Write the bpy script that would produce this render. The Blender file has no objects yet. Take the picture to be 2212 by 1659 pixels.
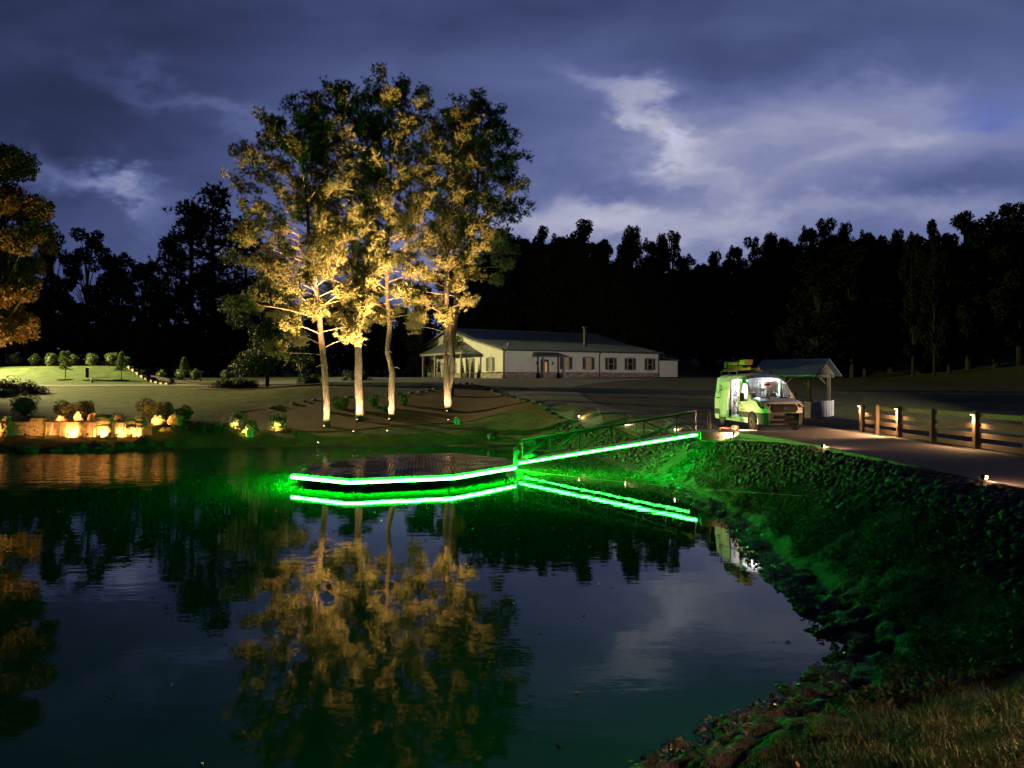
import bpy, bmesh, math, random
import numpy as np
from mathutils import Vector, Matrix, geometry
random.seed(7)
R = math.radians
scene = bpy.context.scene
COL = scene.collection

# ------------------------------------------------------------------ camera
cam_d = bpy.data.cameras.new('camera')
cam_d.sensor_width = 36.0
cam_d.lens = 27.0
cam_d.clip_start = 0.1
cam_d.clip_end = 3000.0
cam = bpy.data.objects.new('camera', cam_d)
COL.objects.link(cam)
cam.location = (0, 0, 4.3)
cam.rotation_euler = (R(90 - 0.32), 0, 0)
scene.camera = cam

# ------------------------------------------------------------------ render settings
scene.render.engine = 'CYCLES'
scene.cycles.use_denoising = True
scene.cycles.use_adaptive_sampling = True
scene.cycles.adaptive_threshold = 0.02
scene.cycles.max_bounces = 5
scene.cycles.diffuse_bounces = 1
scene.cycles.glossy_bounces = 2
scene.cycles.transmission_bounces = 4
scene.cycles.transparent_max_bounces = 6
scene.cycles.sample_clamp_indirect = 3.0
scene.cycles.caustics_reflective = False
scene.cycles.caustics_refractive = False
scene.cycles.use_light_tree = True
scene.view_settings.view_transform = 'Standard'
scene.view_settings.look = 'None'
scene.view_settings.exposure = 0.0
scene.view_settings.gamma = 1.0

# ------------------------------------------------------------------ node helper
class NT:
    def __init__(self, tree):
        self.t = tree
    def node(self, typ, **kw):
        n = self.t.nodes.new(typ)
        for k, v in kw.items():
            setattr(n, k, v)
        return n
    def put(self, sock, v):
        if hasattr(v, 'is_linked') or isinstance(v, bpy.types.NodeSocket):
            self.t.links.new(v, sock)
        else:
            sock.default_value = v
    def math(self, op, a, b=0.0, c=0.0):
        n = self.node('ShaderNodeMath', operation=op)
        for s, v in zip(n.inputs, (a, b, c)):
            self.put(s, v)
        return n.outputs[0]
    def add(self, a, b): return self.math('ADD', a, b)
    def sub(self, a, b): return self.math('SUBTRACT', a, b)
    def mul(self, a, b): return self.math('MULTIPLY', a, b)
    def div(self, a, b): return self.math('DIVIDE', a, b)
    def smooth(self, x, lo, hi, a=0.0, b=1.0):
        n = self.node('ShaderNodeMapRange', interpolation_type='SMOOTHSTEP')
        for s, v in zip(n.inputs, (x, lo, hi, a, b)):
            self.put(s, v)
        return n.outputs[0]
    def mix(self, f, a, b, blend='MIX'):
        n = self.node('ShaderNodeMix', data_type='RGBA', blend_type=blend)
        self.put(n.inputs[0], f)
        for s, v in ((n.inputs[6], a), (n.inputs[7], b)):
            if isinstance(v, tuple) and len(v) == 3:
                v = v + (1,)
            self.put(s, v)
        return n.outputs[2]
    def noise(self, vec, scale, detail=4.0, rough=0.55, dist=0.0):
        n = self.node('ShaderNodeTexNoise')
        if vec is not None:
            self.put(n.inputs['Vector'], vec)
        n.inputs['Scale'].default_value = scale
        n.inputs['Detail'].default_value = detail
        n.inputs['Roughness'].default_value = rough
        n.inputs['Distortion'].default_value = dist
        return n.outputs[0]
    def comb(self, x, y, z):
        n = self.node('ShaderNodeCombineXYZ')
        for s, v in zip(n.inputs, (x, y, z)):
            self.put(s, v)
        return n.outputs[0]
    def sep(self, v):
        n = self.node('ShaderNodeSeparateXYZ')
        self.put(n.inputs[0], v)
        return n.outputs

# ------------------------------------------------------------------ world: dusk sky with broken cloud
SUN_AZ = R(35)            # last light, ahead and to the right
world = bpy.data.worlds.new('World')
scene.world = world
world.use_nodes = True
wt = world.node_tree
wt.nodes.clear()
W = NT(wt)
tc = W.node('ShaderNodeTexCoord')
dx, dy, dz = W.sep(tc.outputs['Generated'])
ya = W.math('MAXIMUM', W.math('ABSOLUTE', dy), 0.12)
U = W.div(dx, ya)
V = W.div(dz, ya)
# cloud-layer coordinates, warped
w1 = W.sub(W.noise(W.comb(W.mul(U, 2.0), W.mul(V, 4.0), 0.3), 1.6, 1), 0.5)
w2 = W.sub(W.noise(W.comb(W.mul(U, 2.0), W.mul(V, 4.0), 5.3), 2.2, 1), 0.5)
w3 = W.sub(W.noise(W.comb(W.mul(U, 5.0), W.mul(V, 9.0), 9.3), 2.2, 4, 0.62), 0.5)
Uw = W.add(U, W.add(W.mul(w1, 0.22), W.mul(w3, 0.16)))
Vw = W.add(V, W.add(W.mul(w2, 0.12), W.mul(w3, 0.09)))
clumps = W.noise(W.comb(W.mul(U, 1.6), W.mul(V, 4.5), 2.0), 1.7, 3, 0.5, 0.6)
fine = W.noise(W.comb(W.mul(Uw, 3.5), W.mul(Vw, 9.0), 7.0), 1.9, 4, 0.55, 0.3)

def patch(px, py, lx, ly, ang, soft=1.0):
    """soft elliptical opening of the cloud, centre and half axes in direction space"""
    cu, cv = (px - 1106) / 1659, (820 - py) / 1659
    lx, ly = lx / 1659, ly / 1659
    ca, sa = math.cos(R(ang)), math.sin(R(ang))
    du, dv = W.sub(Uw, cu), W.sub(Vw, cv)
    a = W.div(W.add(W.mul(du, ca), W.mul(dv, sa)), lx)
    b = W.div(W.sub(W.mul(dv, ca), W.mul(du, sa)), ly)
    q = W.add(W.mul(a, a), W.mul(b, b))
    return W.math('EXPONENT', W.mul(q, -soft))
def total(items):
    acc = None
    for wgt, p in items:
        v = W.mul(p, wgt)
        acc = v if acc is None else W.add(acc, v)
    return acc
bright = total([
    (0.50, patch(1360, 255, 170, 42, -28)),
    (0.30, patch(1510, 330, 150, 55, -35)),
    (0.30, patch(1600, 330, 420, 110, 8)),
    (0.42, patch(1330, 490, 380, 42, 2)),
    (0.24, patch(1740, 385, 260, 22, 16)),
    (0.22, patch(1880, 250, 160, 70, 15)),
    (0.36, patch(150, 375, 210, 34, -10)),
    (0.40, patch(270, 415, 90, 24, -32)),
    (0.15, patch(480, 240, 300, 40, -25)),
    (0.20, patch(1900, 480, 500, 40, 0)),
])
dark = total([
    (0.45, patch(1330, 405, 260, 45, -12)),
    (0.40, patch(2000, 415, 330, 40, 10)),
    (0.35, patch(1640, 120, 420, 60, 5)),
    (0.50, patch(60, 230, 500, 110, 10)),
    (0.25, patch(760, 60, 500, 60, 0)),
])
# general brightening of the cloud towards the sunset side
sd = Vector((math.sin(SUN_AZ), math.cos(SUN_AZ), 0.09)).normalized()
glow = W.add(W.add(W.mul(dx, sd.x), W.mul(dy, sd.y)), W.mul(dz, sd.z))
side = W.smooth(glow, -0.05, 1.13)
lum = W.add(0.020, W.mul(side, 0.225))
lum = W.mul(lum, W.smooth(V, 0.15, 0.85, 1.0, 0.22))
lum = W.mul(lum, W.add(0.30, W.mul(clumps, 1.4)))
lum = W.mul(lum, W.sub(1.0, W.mul(dark, 0.75)))
open_ = W.mul(bright, W.add(-0.10, W.mul(fine, 2.1)))
lum = W.add(lum, W.mul(open_, 0.40))
hue = W.smooth(lum, 0.04, 0.50)
cloudcol = W.mix(hue, (0.48, 0.66, 1.72), (0.88, 0.90, 1.20))
gapm = W.mul(patch(2130, 235, 120, 45, 12, 0.9), W.smooth(fine, 0.25, 0.6))
sky = W.node('ShaderNodeTexSky', sky_type='NISHITA')
sky.sun_disc = False
sky.sun_elevation = R(1.0)
sky.sun_rotation = SUN_AZ
sky.air_density = 1.2
sky.dust_density = 0.6
sky.ozone_density = 3.0
cloud = W.mix(1.0, cloudcol, W.comb(lum, lum, lum), 'MULTIPLY')
gapc = W.mix(0.04, (0.075, 0.125, 0.42), sky.outputs[0])
col = W.mix(W.math('MINIMUM', gapm, 0.9), cloud, gapc)
bg = W.node('ShaderNodeBackground')
W.put(bg.inputs[0], col)
bg.inputs[1].default_value = 1.0
out = W.node('ShaderNodeOutputWorld')
wt.links.new(bg.outputs[0], out.inputs[0])

sun_d = bpy.data.lights.new('sun', 'SUN')
sun_d.energy = 0.02
sun_d.angle = R(25)
sun_d.color = (0.85, 0.85, 1.0)
sun = bpy.data.objects.new('sun', sun_d)
COL.objects.link(sun)
sun.rotation_euler = (R(80), 0, -SUN_AZ + math.pi)
world.cycles.sampling_method = 'MANUAL'
world.cycles.sample_map_resolution = 256

# ------------------------------------------------------------------ mesh helpers
def link(o, parent=None):
    COL.objects.link(o)
    if parent is not None:
        o.parent = parent
    return o
def tag(o, label=None, cat=None, group=None, kind=None):
    if label: o['label'] = label
    if cat: o['category'] = cat
    if group: o['group'] = group
    if kind: o['kind'] = kind
    return o
def empty(name, loc=(0, 0, 0), rz=0.0, label=None, cat=None, group=None):
    o = bpy.data.objects.new(name, None)
    o.empty_display_size = 0.2
    link(o)
    o.location = loc
    o.rotation_euler = (0, 0, rz)
    return tag(o, label, cat, group)
def mesh_np(name, verts, faces, smooth=False):
    """fast mesh from numpy arrays; faces is an (n,3) or (n,4) array"""
    verts = np.asarray(verts, dtype=np.float32)
    faces = np.asarray(faces, dtype=np.int32)
    k = faces.shape[1]
    me = bpy.data.meshes.new(name)
    me.vertices.add(len(verts))
    me.vertices.foreach_set('co', verts.ravel())
    me.loops.add(faces.size)
    me.loops.foreach_set('vertex_index', faces.ravel())
    me.polygons.add(len(faces))
    me.polygons.foreach_set('loop_start', np.arange(0, faces.size, k, dtype=np.int32))
    if smooth:
        me.polygons.foreach_set('use_smooth', np.ones(len(faces), dtype=bool))
    me.update(calc_edges=True)
    return me
def obj(name, me, mat=None, parent=None):
    o = bpy.data.objects.new(name, me)
    if mat is not None:
        if len(me.materials) == 0:
            me.materials.append(mat)
    return link(o, parent)

class MB:
    """collects boxes, tubes and sheets and links them as one mesh object"""
    def __init__(s):
        s.v = []; s.f = []
    def poly(s, pts):
        b = len(s.v)
        s.v += [tuple(p) for p in pts]
        s.f.append(tuple(range(b, b + len(pts))))
        return s
    def add(s, verts, faces):
        b = len(s.v)
        s.v += [tuple(p) for p in verts]
        s.f += [tuple(b + i for i in f) for f in faces]
        return s
    def box(s, c, size, rot=None):
        hx, hy, hz = size[0] / 2, size[1] / 2, size[2] / 2
        vs = [Vector((sx * hx, sy * hy, sz * hz)) for sx in (-1, 1) for sy in (-1, 1) for sz in (-1, 1)]
        if rot is not None:
            vs = [rot @ v for v in vs]
        c = Vector(c)
        return s.add([v + c for v in vs], [(0, 1, 3, 2), (4, 6, 7, 5), (0, 4, 5, 1), (2, 3, 7, 6), (0, 2, 6, 4), (1, 5, 7, 3)])
    def span(s, a, b):
        return s.box(((a[0] + b[0]) / 2, (a[1] + b[1]) / 2, (a[2] + b[2]) / 2), (abs(b[0] - a[0]), abs(b[1] - a[1]), abs(b[2] - a[2])))
    def bar(s, a, b, w, h, up=(0, 0, 1)):
        a, b = Vector(a), Vector(b)
        d = b - a
        L = d.length
        x = d.normalized()
        y = Vector(up).cross(x)
        if y.length < 1e-4:
            y = Vector((0, 1, 0)).cross(x)
        y.normalize()
        z = x.cross(y)
        m = Matrix((x, y, z)).transposed()
        return s.box((a + b) / 2, (L, w, h), m)
    def tube(s, pts, rad, n=8, caps=True):
        pts = [Vector(p) for p in pts]
        if not hasattr(rad, '__len__'):
            rad = [rad] * len(pts)
        b = len(s.v)
        prev = None
        for i, p in enumerate(pts):
            d = (pts[min(i + 1, len(pts) - 1)] - pts[max(i - 1, 0)]).normalized()
            if prev is None:
                a = Vector((1, 0, 0)) if abs(d.x) < 0.8 else Vector((0, 1, 0))
                e = d.cross(a).normalized()
            else:
                e = (prev - d * prev.dot(d)).normalized()
            prev = e
            g = d.cross(e)
            for k in range(n):
                t = 2 * math.pi * k / n
                s.v.append(tuple(p + (e * math.cos(t) + g * math.sin(t)) * rad[i]))
        for i in range(len(pts) - 1):
            for k in range(n):
                k2 = (k + 1) % n
                s.f.append((b + i * n + k, b + i * n + k2, b + (i + 1) * n + k2, b + (i + 1) * n + k))
        if caps:
            s.f.append(tuple(b + k for k in range(n))[::-1])
            s.f.append(tuple(b + (len(pts) - 1) * n + k for k in range(n)))
        return s
    def lathe(s, c, prof, n=14):
        """prof: list of (r, z)"""
        b = len(s.v)
        for r, z in prof:
            for k in range(n):
                t = 2 * math.pi * k / n
                s.v.append((c[0] + r * math.cos(t), c[1] + r * math.sin(t), c[2] + z))
        for i in range(len(prof) - 1):
            for k in range(n):
                k2 = (k + 1) % n
                s.f.append((b + i * n + k, b + i * n + k2, b + (i + 1) * n + k2, b + (i + 1) * n + k))
        s.f.append(tuple(b + k for k in range(n))[::-1])
        s.f.append(tuple(b + (len(prof) - 1) * n + k for k in range(n)))
        return s
    def prism(s, pts, off):
        """extrude a planar polygon by vector off"""
        n = len(pts)
        off = Vector(off)
        a = [Vector(p) for p in pts]
        b = [p + off for p in a]
        faces = [tuple(range(n))[::-1], tuple(range(n, 2 * n))]
        for i in range(n):
            j = (i + 1) % n
            faces.append((i, j, n + j, n + i))
        return s.add(a + b, faces)
    def mesh(s, name, smooth=False):
        me = bpy.data.meshes.new(name)
        me.from_pydata(s.v, [], s.f)
        if smooth:
            for p in me.polygons:
                p.use_smooth = True
        me.update()
        return me
    def build(s, name, mat, parent=None, smooth=False, bevel=0.0):
        o = obj(name, s.mesh(name, smooth), mat, parent)
        if bevel:
            m = o.modifiers.new('bevel', 'BEVEL')
            m.width = bevel
            m.segments = 2
            m.limit_method = 'ANGLE'
        return o

def copy_tree(o, parent=None):
    c = o.copy()
    link(c)
    c.parent = parent
    for ch in list(o.children):
        copy_tree(ch, c)
    return c

# ------------------------------------------------------------------ materials
def M(name, col, rough=0.7, metal=0.0, var=None, bump=None, emit=None, spec=0.5, coord='Object', rvar=None, trans=0.0):
    """var = (scale, amount 0..1, second colour); bump = (scale, strength, distance)"""
    m = bpy.data.materials.new(name)
    m.use_nodes = True
    t = m.node_tree
    N = NT(t)
    b = t.nodes['Principled BSDF']
    b.inputs['Base Color'].default_value = (*col, 1)
    b.inputs['Roughness'].default_value = rough
    b.inputs['Metallic'].default_value = metal
    b.inputs['Specular IOR Level'].default_value = spec
    if coord == 'World':
        vec = N.node('ShaderNodeNewGeometry').outputs['Position']
    else:
        vec = N.node('ShaderNodeTexCoord').outputs['Object']
    if var:
        n = N.noise(vec, var[0], 5, 0.6)
        f = N.smooth(n, 0.5 - 0.5 * var[1] * 0.5 - 0.02, 0.5 + 0.25 * var[1] + 0.02)
        c = N.mix(f, col, var[2])
        t.links.new(c, b.inputs['Base Color'])
    if rvar:
        n = N.noise(vec, rvar[0], 4, 0.6)
        t.links.new(N.smooth(n, 0.4, 0.6, rvar[1], rvar[2]), b.inputs['Roughness'])
    if bump:
        n = N.noise(vec, bump[0], 5, 0.65)
        bn = N.node('ShaderNodeBump')
        bn.inputs['Strength'].default_value = bump[1]
        bn.inputs['Distance'].default_value = bump[2] if len(bump) > 2 else 0.05
        t.links.new(n, bn.inputs['Height'])
        t.links.new(bn.outputs[0], b.inputs['Normal'])
    if emit:
        b.inputs['Emission Color'].default_value = (*emit[0], 1)
        b.inputs['Emission Strength'].default_value = emit[1]
    if trans:
        tr = N.node('ShaderNodeBsdfTranslucent')
        tr.inputs[0].default_value = (*[min(1, c * 1.6) for c in col], 1)
        mx = N.node('ShaderNodeMixShader')
        mx.inputs[0].default_value = trans
        t.links.new(b.outputs[0], mx.inputs[1])
        t.links.new(tr.outputs[0], mx.inputs[2])
        t.links.new(mx.outputs[0], t.nodes['Material Output'].inputs[0])
    return m

WARM = (1.0, 0.62, 0.24)
AMBER = (1.0, 0.40, 0.085)
MT = {}
MT['bark'] = M('pine_bark', (0.22, 0.15, 0.10), 0.9, var=(9, 0.6, (0.10, 0.07, 0.05)), bump=(14, 1.0, 0.12))
MT['twig'] = M('twig_bark', (0.15, 0.10, 0.065), 0.9)
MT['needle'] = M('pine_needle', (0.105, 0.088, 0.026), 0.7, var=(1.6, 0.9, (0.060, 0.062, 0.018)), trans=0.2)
MT['needle_unlit'] = M('pine_needle_unlit', (0.035, 0.055, 0.020), 0.7, trans=0.15)  # darker copy of the needles, unlit tone put into the colour
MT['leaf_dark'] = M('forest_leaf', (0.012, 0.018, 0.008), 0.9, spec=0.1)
MT['leaf_autumn'] = M('autumn_leaf', (0.17, 0.085, 0.020), 0.7, var=(0.5, 0.9, (0.10, 0.075, 0.02)), trans=0.3)
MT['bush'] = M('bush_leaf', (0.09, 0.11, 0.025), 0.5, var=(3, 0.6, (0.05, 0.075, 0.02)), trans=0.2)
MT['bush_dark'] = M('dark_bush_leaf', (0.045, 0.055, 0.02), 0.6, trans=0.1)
MT['hedge'] = M('hedge_leaf', (0.09, 0.14, 0.035), 0.6, var=(2, 0.7, (0.12, 0.12, 0.04)), trans=0.2)
MT['cypress'] = M('golden_cypress', (0.10, 0.11, 0.025), 0.7)
MT['purple'] = M('purple_shrub_leaf', (0.10, 0.075, 0.08), 0.7)
MT['concrete'] = M('road_concrete', (0.20, 0.165, 0.145), 0.85, var=(0.35, 0.9, (0.15, 0.125, 0.11)), bump=(40, 0.25, 0.01), coord='World')
MT['asphalt'] = M('asphalt', (0.14, 0.145, 0.15), 0.9, var=(0.2, 0.9, (0.105, 0.11, 0.115)), bump=(25, 0.4, 0.015), coord='World')
MT['mulch'] = M('pine_straw_mulch', (0.14, 0.070, 0.036), 0.95, var=(6, 0.9, (0.085, 0.045, 0.026)), bump=(7, 1.0, 0.12), coord='World')
MT['stone'] = M('river_stone', (0.11, 0.096, 0.075), 0.7, var=(1.3, 0.8, (0.06, 0.052, 0.04)), bump=(12, 0.3, 0.02), coord='World')
MT['rock'] = M('boulder_rock', (0.065, 0.05, 0.035), 0.7, var=(2.5, 0.8, (0.035, 0.028, 0.02)), bump=(6, 0.9, 0.10), coord='World')
MT['wallstone'] = M('stacked_stone', (0.30, 0.22, 0.15), 0.75, var=(3.5, 0.9, (0.18, 0.13, 0.09)), bump=(15, 0.7, 0.03), coord='World')
MT['white_wall'] = None
MT['black'] = M('black_plastic', (0.012, 0.012, 0.013), 0.55)
MT['darkmetal'] = M('dark_steel', (0.010, 0.009, 0.008), 0.6, 0.0, rvar=(6, 0.5, 0.7), spec=0.15)
MT['alu'] = M('aluminium', (0.09, 0.085, 0.08), 0.5, 0.2, rvar=(5, 0.35, 0.55))
MT['bronze'] = M('lamp_housing', (0.05, 0.04, 0.03), 0.5, 0.6)
MT['deck'] = M('wet_deck_board', (0.44, 0.28, 0.17), 0.22, var=(2.2, 0.9, (0.22, 0.14, 0.09)), bump=(9, 0.25, 0.01), rvar=(0.9, 0.10, 0.34), coord='World')
MT['float'] = M('dock_float', (0.004, 0.004, 0.004), 0.6, spec=0.1)
MT['fencewood'] = M('fence_board', (0.13, 0.088, 0.05), 0.8, var=(4, 0.9, (0.08, 0.055, 0.033)), bump=(18, 0.4, 0.02))
MT['darkwood'] = M('dark_timber', (0.10, 0.075, 0.05), 0.8, var=(3, 0.8, (0.06, 0.045, 0.03)), bump=(12, 0.4, 0.02))
MT['whitewood'] = M('white_plank', (0.55, 0.54, 0.55), 0.7, var=(2.5, 0.7, (0.40, 0.40, 0.42)))
MT['trim'] = M('house_trim', (0.20, 0.19, 0.16), 0.6)
MT['shutter'] = M('shutter_paint', (0.045, 0.05, 0.045), 0.6)
MT['glass_house'] = M('window_glass', (0.02, 0.025, 0.025), 0.06, spec=0.8)
MT['roofmetal'] = M('roof_metal', (0.13, 0.16, 0.20), 0.42, 0.35, var=(0.5, 0.6, (0.11, 0.14, 0.175)))
MT['lampglow'] = M('warm_lamp_lens', (0.9, 0.8, 0.6), 0.4, emit=((1.0, 0.62, 0.34), 30.0))
MT['lampglow_soft'] = M('warm_bulb', (0.9, 0.8, 0.6), 0.4, emit=((1.0, 0.62, 0.34), 12.0))
MT['led'] = M('green_led_tube', (0.6, 0.8, 0.7), 0.4, emit=((0.0085, 1.0, 0.030), 560.0))
MT['led_bridge'] = M('green_led_tube_bridge', (0.6, 0.8, 0.7), 0.4, emit=((0.014, 1.0, 0.034), 165.0))
MT['twine'] = M('rope', (0.30, 0.28, 0.22), 0.9)

def bark_mat():
    m = M('pine_bark', (0.22, 0.15, 0.10), 0.9)
    t = m.node_tree
    N = NT(t)
    x, y, z = N.sep(N.node('ShaderNodeTexCoord').outputs['Object'])
    vec = N.comb(N.mul(x, 9.0), N.mul(y, 9.0), N.mul(z, 4.2))
    wob = N.noise(vec, 0.8, 3)
    vo = N.node('ShaderNodeTexVoronoi', feature='DISTANCE_TO_EDGE')
    N.put(vo.inputs['Vector'], N.comb(N.add(N.mul(x, 9.0), wob), N.add(N.mul(y, 9.0), wob), N.add(N.mul(z, 4.2), wob)))
    e = N.smooth(vo.outputs['Distance'], 0.02, 0.22)
    patch_ = N.noise(vec, 1.6, 5, 0.65)
    plate = N.mix(N.smooth(patch_, 0.40, 0.62), (0.12, 0.08, 0.055), (0.30, 0.205, 0.14))
    c = N.mix(e, (0.035, 0.024, 0.018), plate)
    t.links.new(c, t.nodes['Principled BSDF'].inputs['Base Color'])
    bn = N.node('ShaderNodeBump')
    bn.inputs['Strength'].default_value = 1.0
    bn.inputs['Distance'].default_value = 0.08
    t.links.new(N.add(e, N.mul(patch_, 0.8)), bn.inputs['Height'])
    t.links.new(bn.outputs[0], t.nodes['Principled BSDF'].inputs['Normal'])
    return m
MT['bark'] = bark_mat()
MT['barkdark'] = M('forest_bark', (0.022, 0.018, 0.014), 0.95)
# lap siding: real colour only, relief through bump
def siding_mat():
    m = M('white_lap_siding', (0.70, 0.68, 0.60), 0.65, var=(0.8, 0.5, (0.62, 0.60, 0.54)))
    t = m.node_tree
    N = NT(t)
    z = N.sep(N.node('ShaderNodeTexCoord').outputs['Object'])[2]
    f = N.math('FRACT', N.mul(z, 5.5))
    bn = N.node('ShaderNodeBump')
    bn.inputs['Strength'].default_value = 1.0
    bn.inputs['Distance'].default_value = 0.05
    t.links.new(N.math('POWER', f, 3.0), bn.inputs['Height'])
    t.links.new(bn.outputs[0], t.nodes['Principled BSDF'].inputs['Normal'])
    return m
MT['white_wall'] = siding_mat()
def ledge_mat():
    m = M('ledge_stone', (0.24, 0.20, 0.16), 0.8)
    t = m.node_tree
    N = NT(t)
    v = N.node('ShaderNodeTexCoord').outputs['Object']
    x, y, z = N.sep(v)
    vo = N.node('ShaderNodeTexVoronoi')
    N.put(vo.inputs['Vector'], N.comb(N.mul(x, 2.2), N.mul(y, 2.2), N.mul(z, 6.5)))
    vo.inputs['Scale'].default_value = 1.0
    h = N.sep(vo.outputs['Color'])[0]
    c = N.mix(h, (0.13, 0.105, 0.085), (0.33, 0.27, 0.22))
    t.links.new(c, t.nodes['Principled BSDF'].inputs['Base Color'])
    bn = N.node('ShaderNodeBump')
    bn.inputs['Strength'].default_value = 0.9
    bn.inputs['Distance'].default_value = 0.06
    t.links.new(N.mul(vo.outputs['Distance'], -1.0), bn.inputs['Height'])
    t.links.new(bn.outputs[0], t.nodes['Principled BSDF'].inputs['Normal'])
    return m
MT['ledge'] = ledge_mat()

# ------------------------------------------------------------------ terrain
def h2(ix, iy, seed):
    n = (ix * 374761393 + iy * 668265263 + seed * 1442695041).astype(np.int64)
    n = (n ^ (n >> 13)) * 1274126177
    n = n ^ (n >> 16)
    return (n & 0xFFFF) / 65535.0
def vnoise(x, y, seed=0):
    x = np.asarray(x, float); y = np.asarray(y, float)
    ix = np.floor(x).astype(np.int64); iy = np.floor(y).astype(np.int64)
    fx = x - ix; fy = y - iy
    fx = fx * fx * (3 - 2 * fx); fy = fy * fy * (3 - 2 * fy)
    a = h2(ix, iy, seed); b = h2(ix + 1, iy, seed); c = h2(ix, iy + 1, seed); d = h2(ix + 1, iy + 1, seed)
    return (a * (1 - fx) + b * fx) * (1 - fy) + (c * (1 - fx) + d * fx) * fy
def fbm(x, y, seed=0, oct=4):
    s = 0; a = 0.5; f = 1.0
    for o in range(oct):
        s = s + a * (vnoise(np.asarray(x) * f, np.asarray(y) * f, seed + o) - 0.5)
        a *= 0.5; f *= 2.1
    return s
def sstep(a, b, x):
    t = np.clip((np.asarray(x, float) - a) / (b - a), 0, 1)
    return t * t * (3 - 2 * t)

POND = [(1.46, 8.5), (1.85, 8.92), (2.49, 9.51), (3.24, 10.05), (4.26, 10.97), (5.05, 12.0), (5.2, 12.74), (5.5, 14.86), (5.6, 18.1), (6.1, 21),
        (6.35, 23.4), (6.24, 25.75), (6.31, 29.1), (5.9, 34.0), (5.2, 38.8), (4.43, 42.1), (2.2, 45.5), (0.2, 48.2), (-1.9, 49.5),
        (-5, 49.9), (-8.5, 49.6), (-14.9, 49.0), (-19.4, 48.2), (-23, 46.2), (-26, 45.6), (-30.4, 45.4), (-36, 45), (-46, 40), (-52, 28), (-48, 10), (-35, 2),
        (-20, 1.5), (-9, 2.6), (-3, 4.6), (0, 7.0)]
PA = np.array(POND)
def pond_dist(x, y):
    """signed distance to the shoreline, positive on land"""
    x = np.asarray(x, float); y = np.asarray(y, float)
    best = np.full(x.shape, 1e9)
    inside = np.zeros(x.shape, bool)
    n = len(PA)
    for i in range(n):
        ax, ay = PA[i]; bx, by = PA[(i + 1) % n]
        ex, ey = bx - ax, by - ay
        t = np.clip(((x - ax) * ex + (y - ay) * ey) / (ex * ex + ey * ey), 0, 1)
        best = np.minimum(best, (x - ax - t * ex) ** 2 + (y - ay - t * ey) ** 2)
        cond = ((ay > y) != (by > y)) & (x < (bx - ax) * (y - ay) / (by - ay + 1e-12) + ax)
        inside ^= cond
    d = np.sqrt(best)
    return np.where(inside, -d, d)
YC = [30, 48, 49.5, 51, 53, 55, 57.5, 61, 66, 75, 90, 115, 140, 170, 210, 320]
ZC = [0.3, 0.3, 0.35, 0.62, 1.04, 1.36, 1.87, 2.65, 3.5, 3.95, 4.4, 4.7, 6.5, 12, 18, 20]
YR = [-20, 40, 44, 47, 50, 55, 60, 75, 90, 115, 140, 170, 210, 320]
ZR = [2.02, 2.04, 2.12, 2.26, 2.5, 2.85, 3.15, 3.68, 4.4, 4.75, 8.0, 14, 19, 22]
YL = [30, 47, 48.6, 49.3, 52, 56, 65, 75, 79, 90, 115, 140, 170, 210, 320]
ZL = [0.5, 0.55, 0.75, 0.9, 1.85, 2.25, 3.0, 3.6, 3.75, 3.95, 5.2, 6.5, 8.5, 11, 12]
def terr(x, y, detail=True):
    x = np.asarray(x, float); y = np.asarray(y, float)
    d = pond_dist(x, y)
    zc = np.interp(y, YC, ZC); zr = np.interp(y, YR, ZR); zl = np.interp(y, YL, ZL)
    wr = sstep(-4.5, 2.5, x)
    wl = 1 - sstep(-25, -17, x)
    b = zc * (1 - wr) + zr * wr
    b = b * (1 - wl) + zl * wl
    # upper lawn terrace on the left
    edge = -46 + (93 - y) * 0.78
    terr_m = (1 - sstep(0.0, 3.2, x - edge)) * sstep(79.5, 95, y)
    b = b + terr_m * np.interp(y, [79, 95, 120, 160], [0, 1.75, 1.6, 0])
    # land beyond the fence falls a little, far right rises to a wooded hill
    b = b - 0.5 * sstep(15, 24, x) * (1 - sstep(40, 60, y))
    b = b + 7 * sstep(45, 95, x) * sstep(30, 60, y)
    # near bank carries the photographer
    near = (1 - sstep(5, 11, y))
    b = b + near * 0.65 * (1 - sstep(8, 10, x))
    dd = np.maximum(d, 0)
    slope = np.interp(y, [9.5, 15], [0.40, 0.66])
    bank = np.where(dd < 0.7, dd * 0.17, 0.119 + (dd - 0.7) * slope)
    k = 0.12
    z = np.where(d > 0, -k * np.log(np.exp(-np.clip(b, -5, 40) / k) + np.exp(-np.clip(bank, -5, 40) / k)) , 0)
    z = np.where(d > 0, np.minimum(z, np.minimum(b, bank)), np.maximum(d * 0.45, -1.6))
    if detail:
        rough = sstep(-0.6, 0.6, d) * (1 - sstep(9.3, 9.9, x) * (y < 60)) * np.where(y < 40, 1.0, 0.25)
        mud = (1 - sstep(0.6, 2.6, d)) * (y < 46)
        near_y = (y < 60)
        z = z + near_y * rough * (0.16 * fbm(x * 2.2, y * 2.2, 3) + 0.10 * fbm(x * 6, y * 6, 9))
        z = z + near_y * mud * (0.15 * fbm(x * 1.1, y * 1.4, 21) + 0.16 * fbm(x * 4.5, y * 5.5, 5))
        # bare twisted ridges at the near water line
        z = z + (y < 15) * mud * 0.16 * np.maximum(0, 0.22 - np.abs(fbm(x * 1.7 + 3, y * 2.6, 13))) / 0.22 - (y < 15) * mud * 0.08
        z = z + (y > 60) * 0.05 * fbm(x * 0.8, y * 0.8, 31)
    return z
def tz(x, y, detail=False):
    return float(terr(np.array([x]), np.array([y]), detail)[0])

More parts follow.
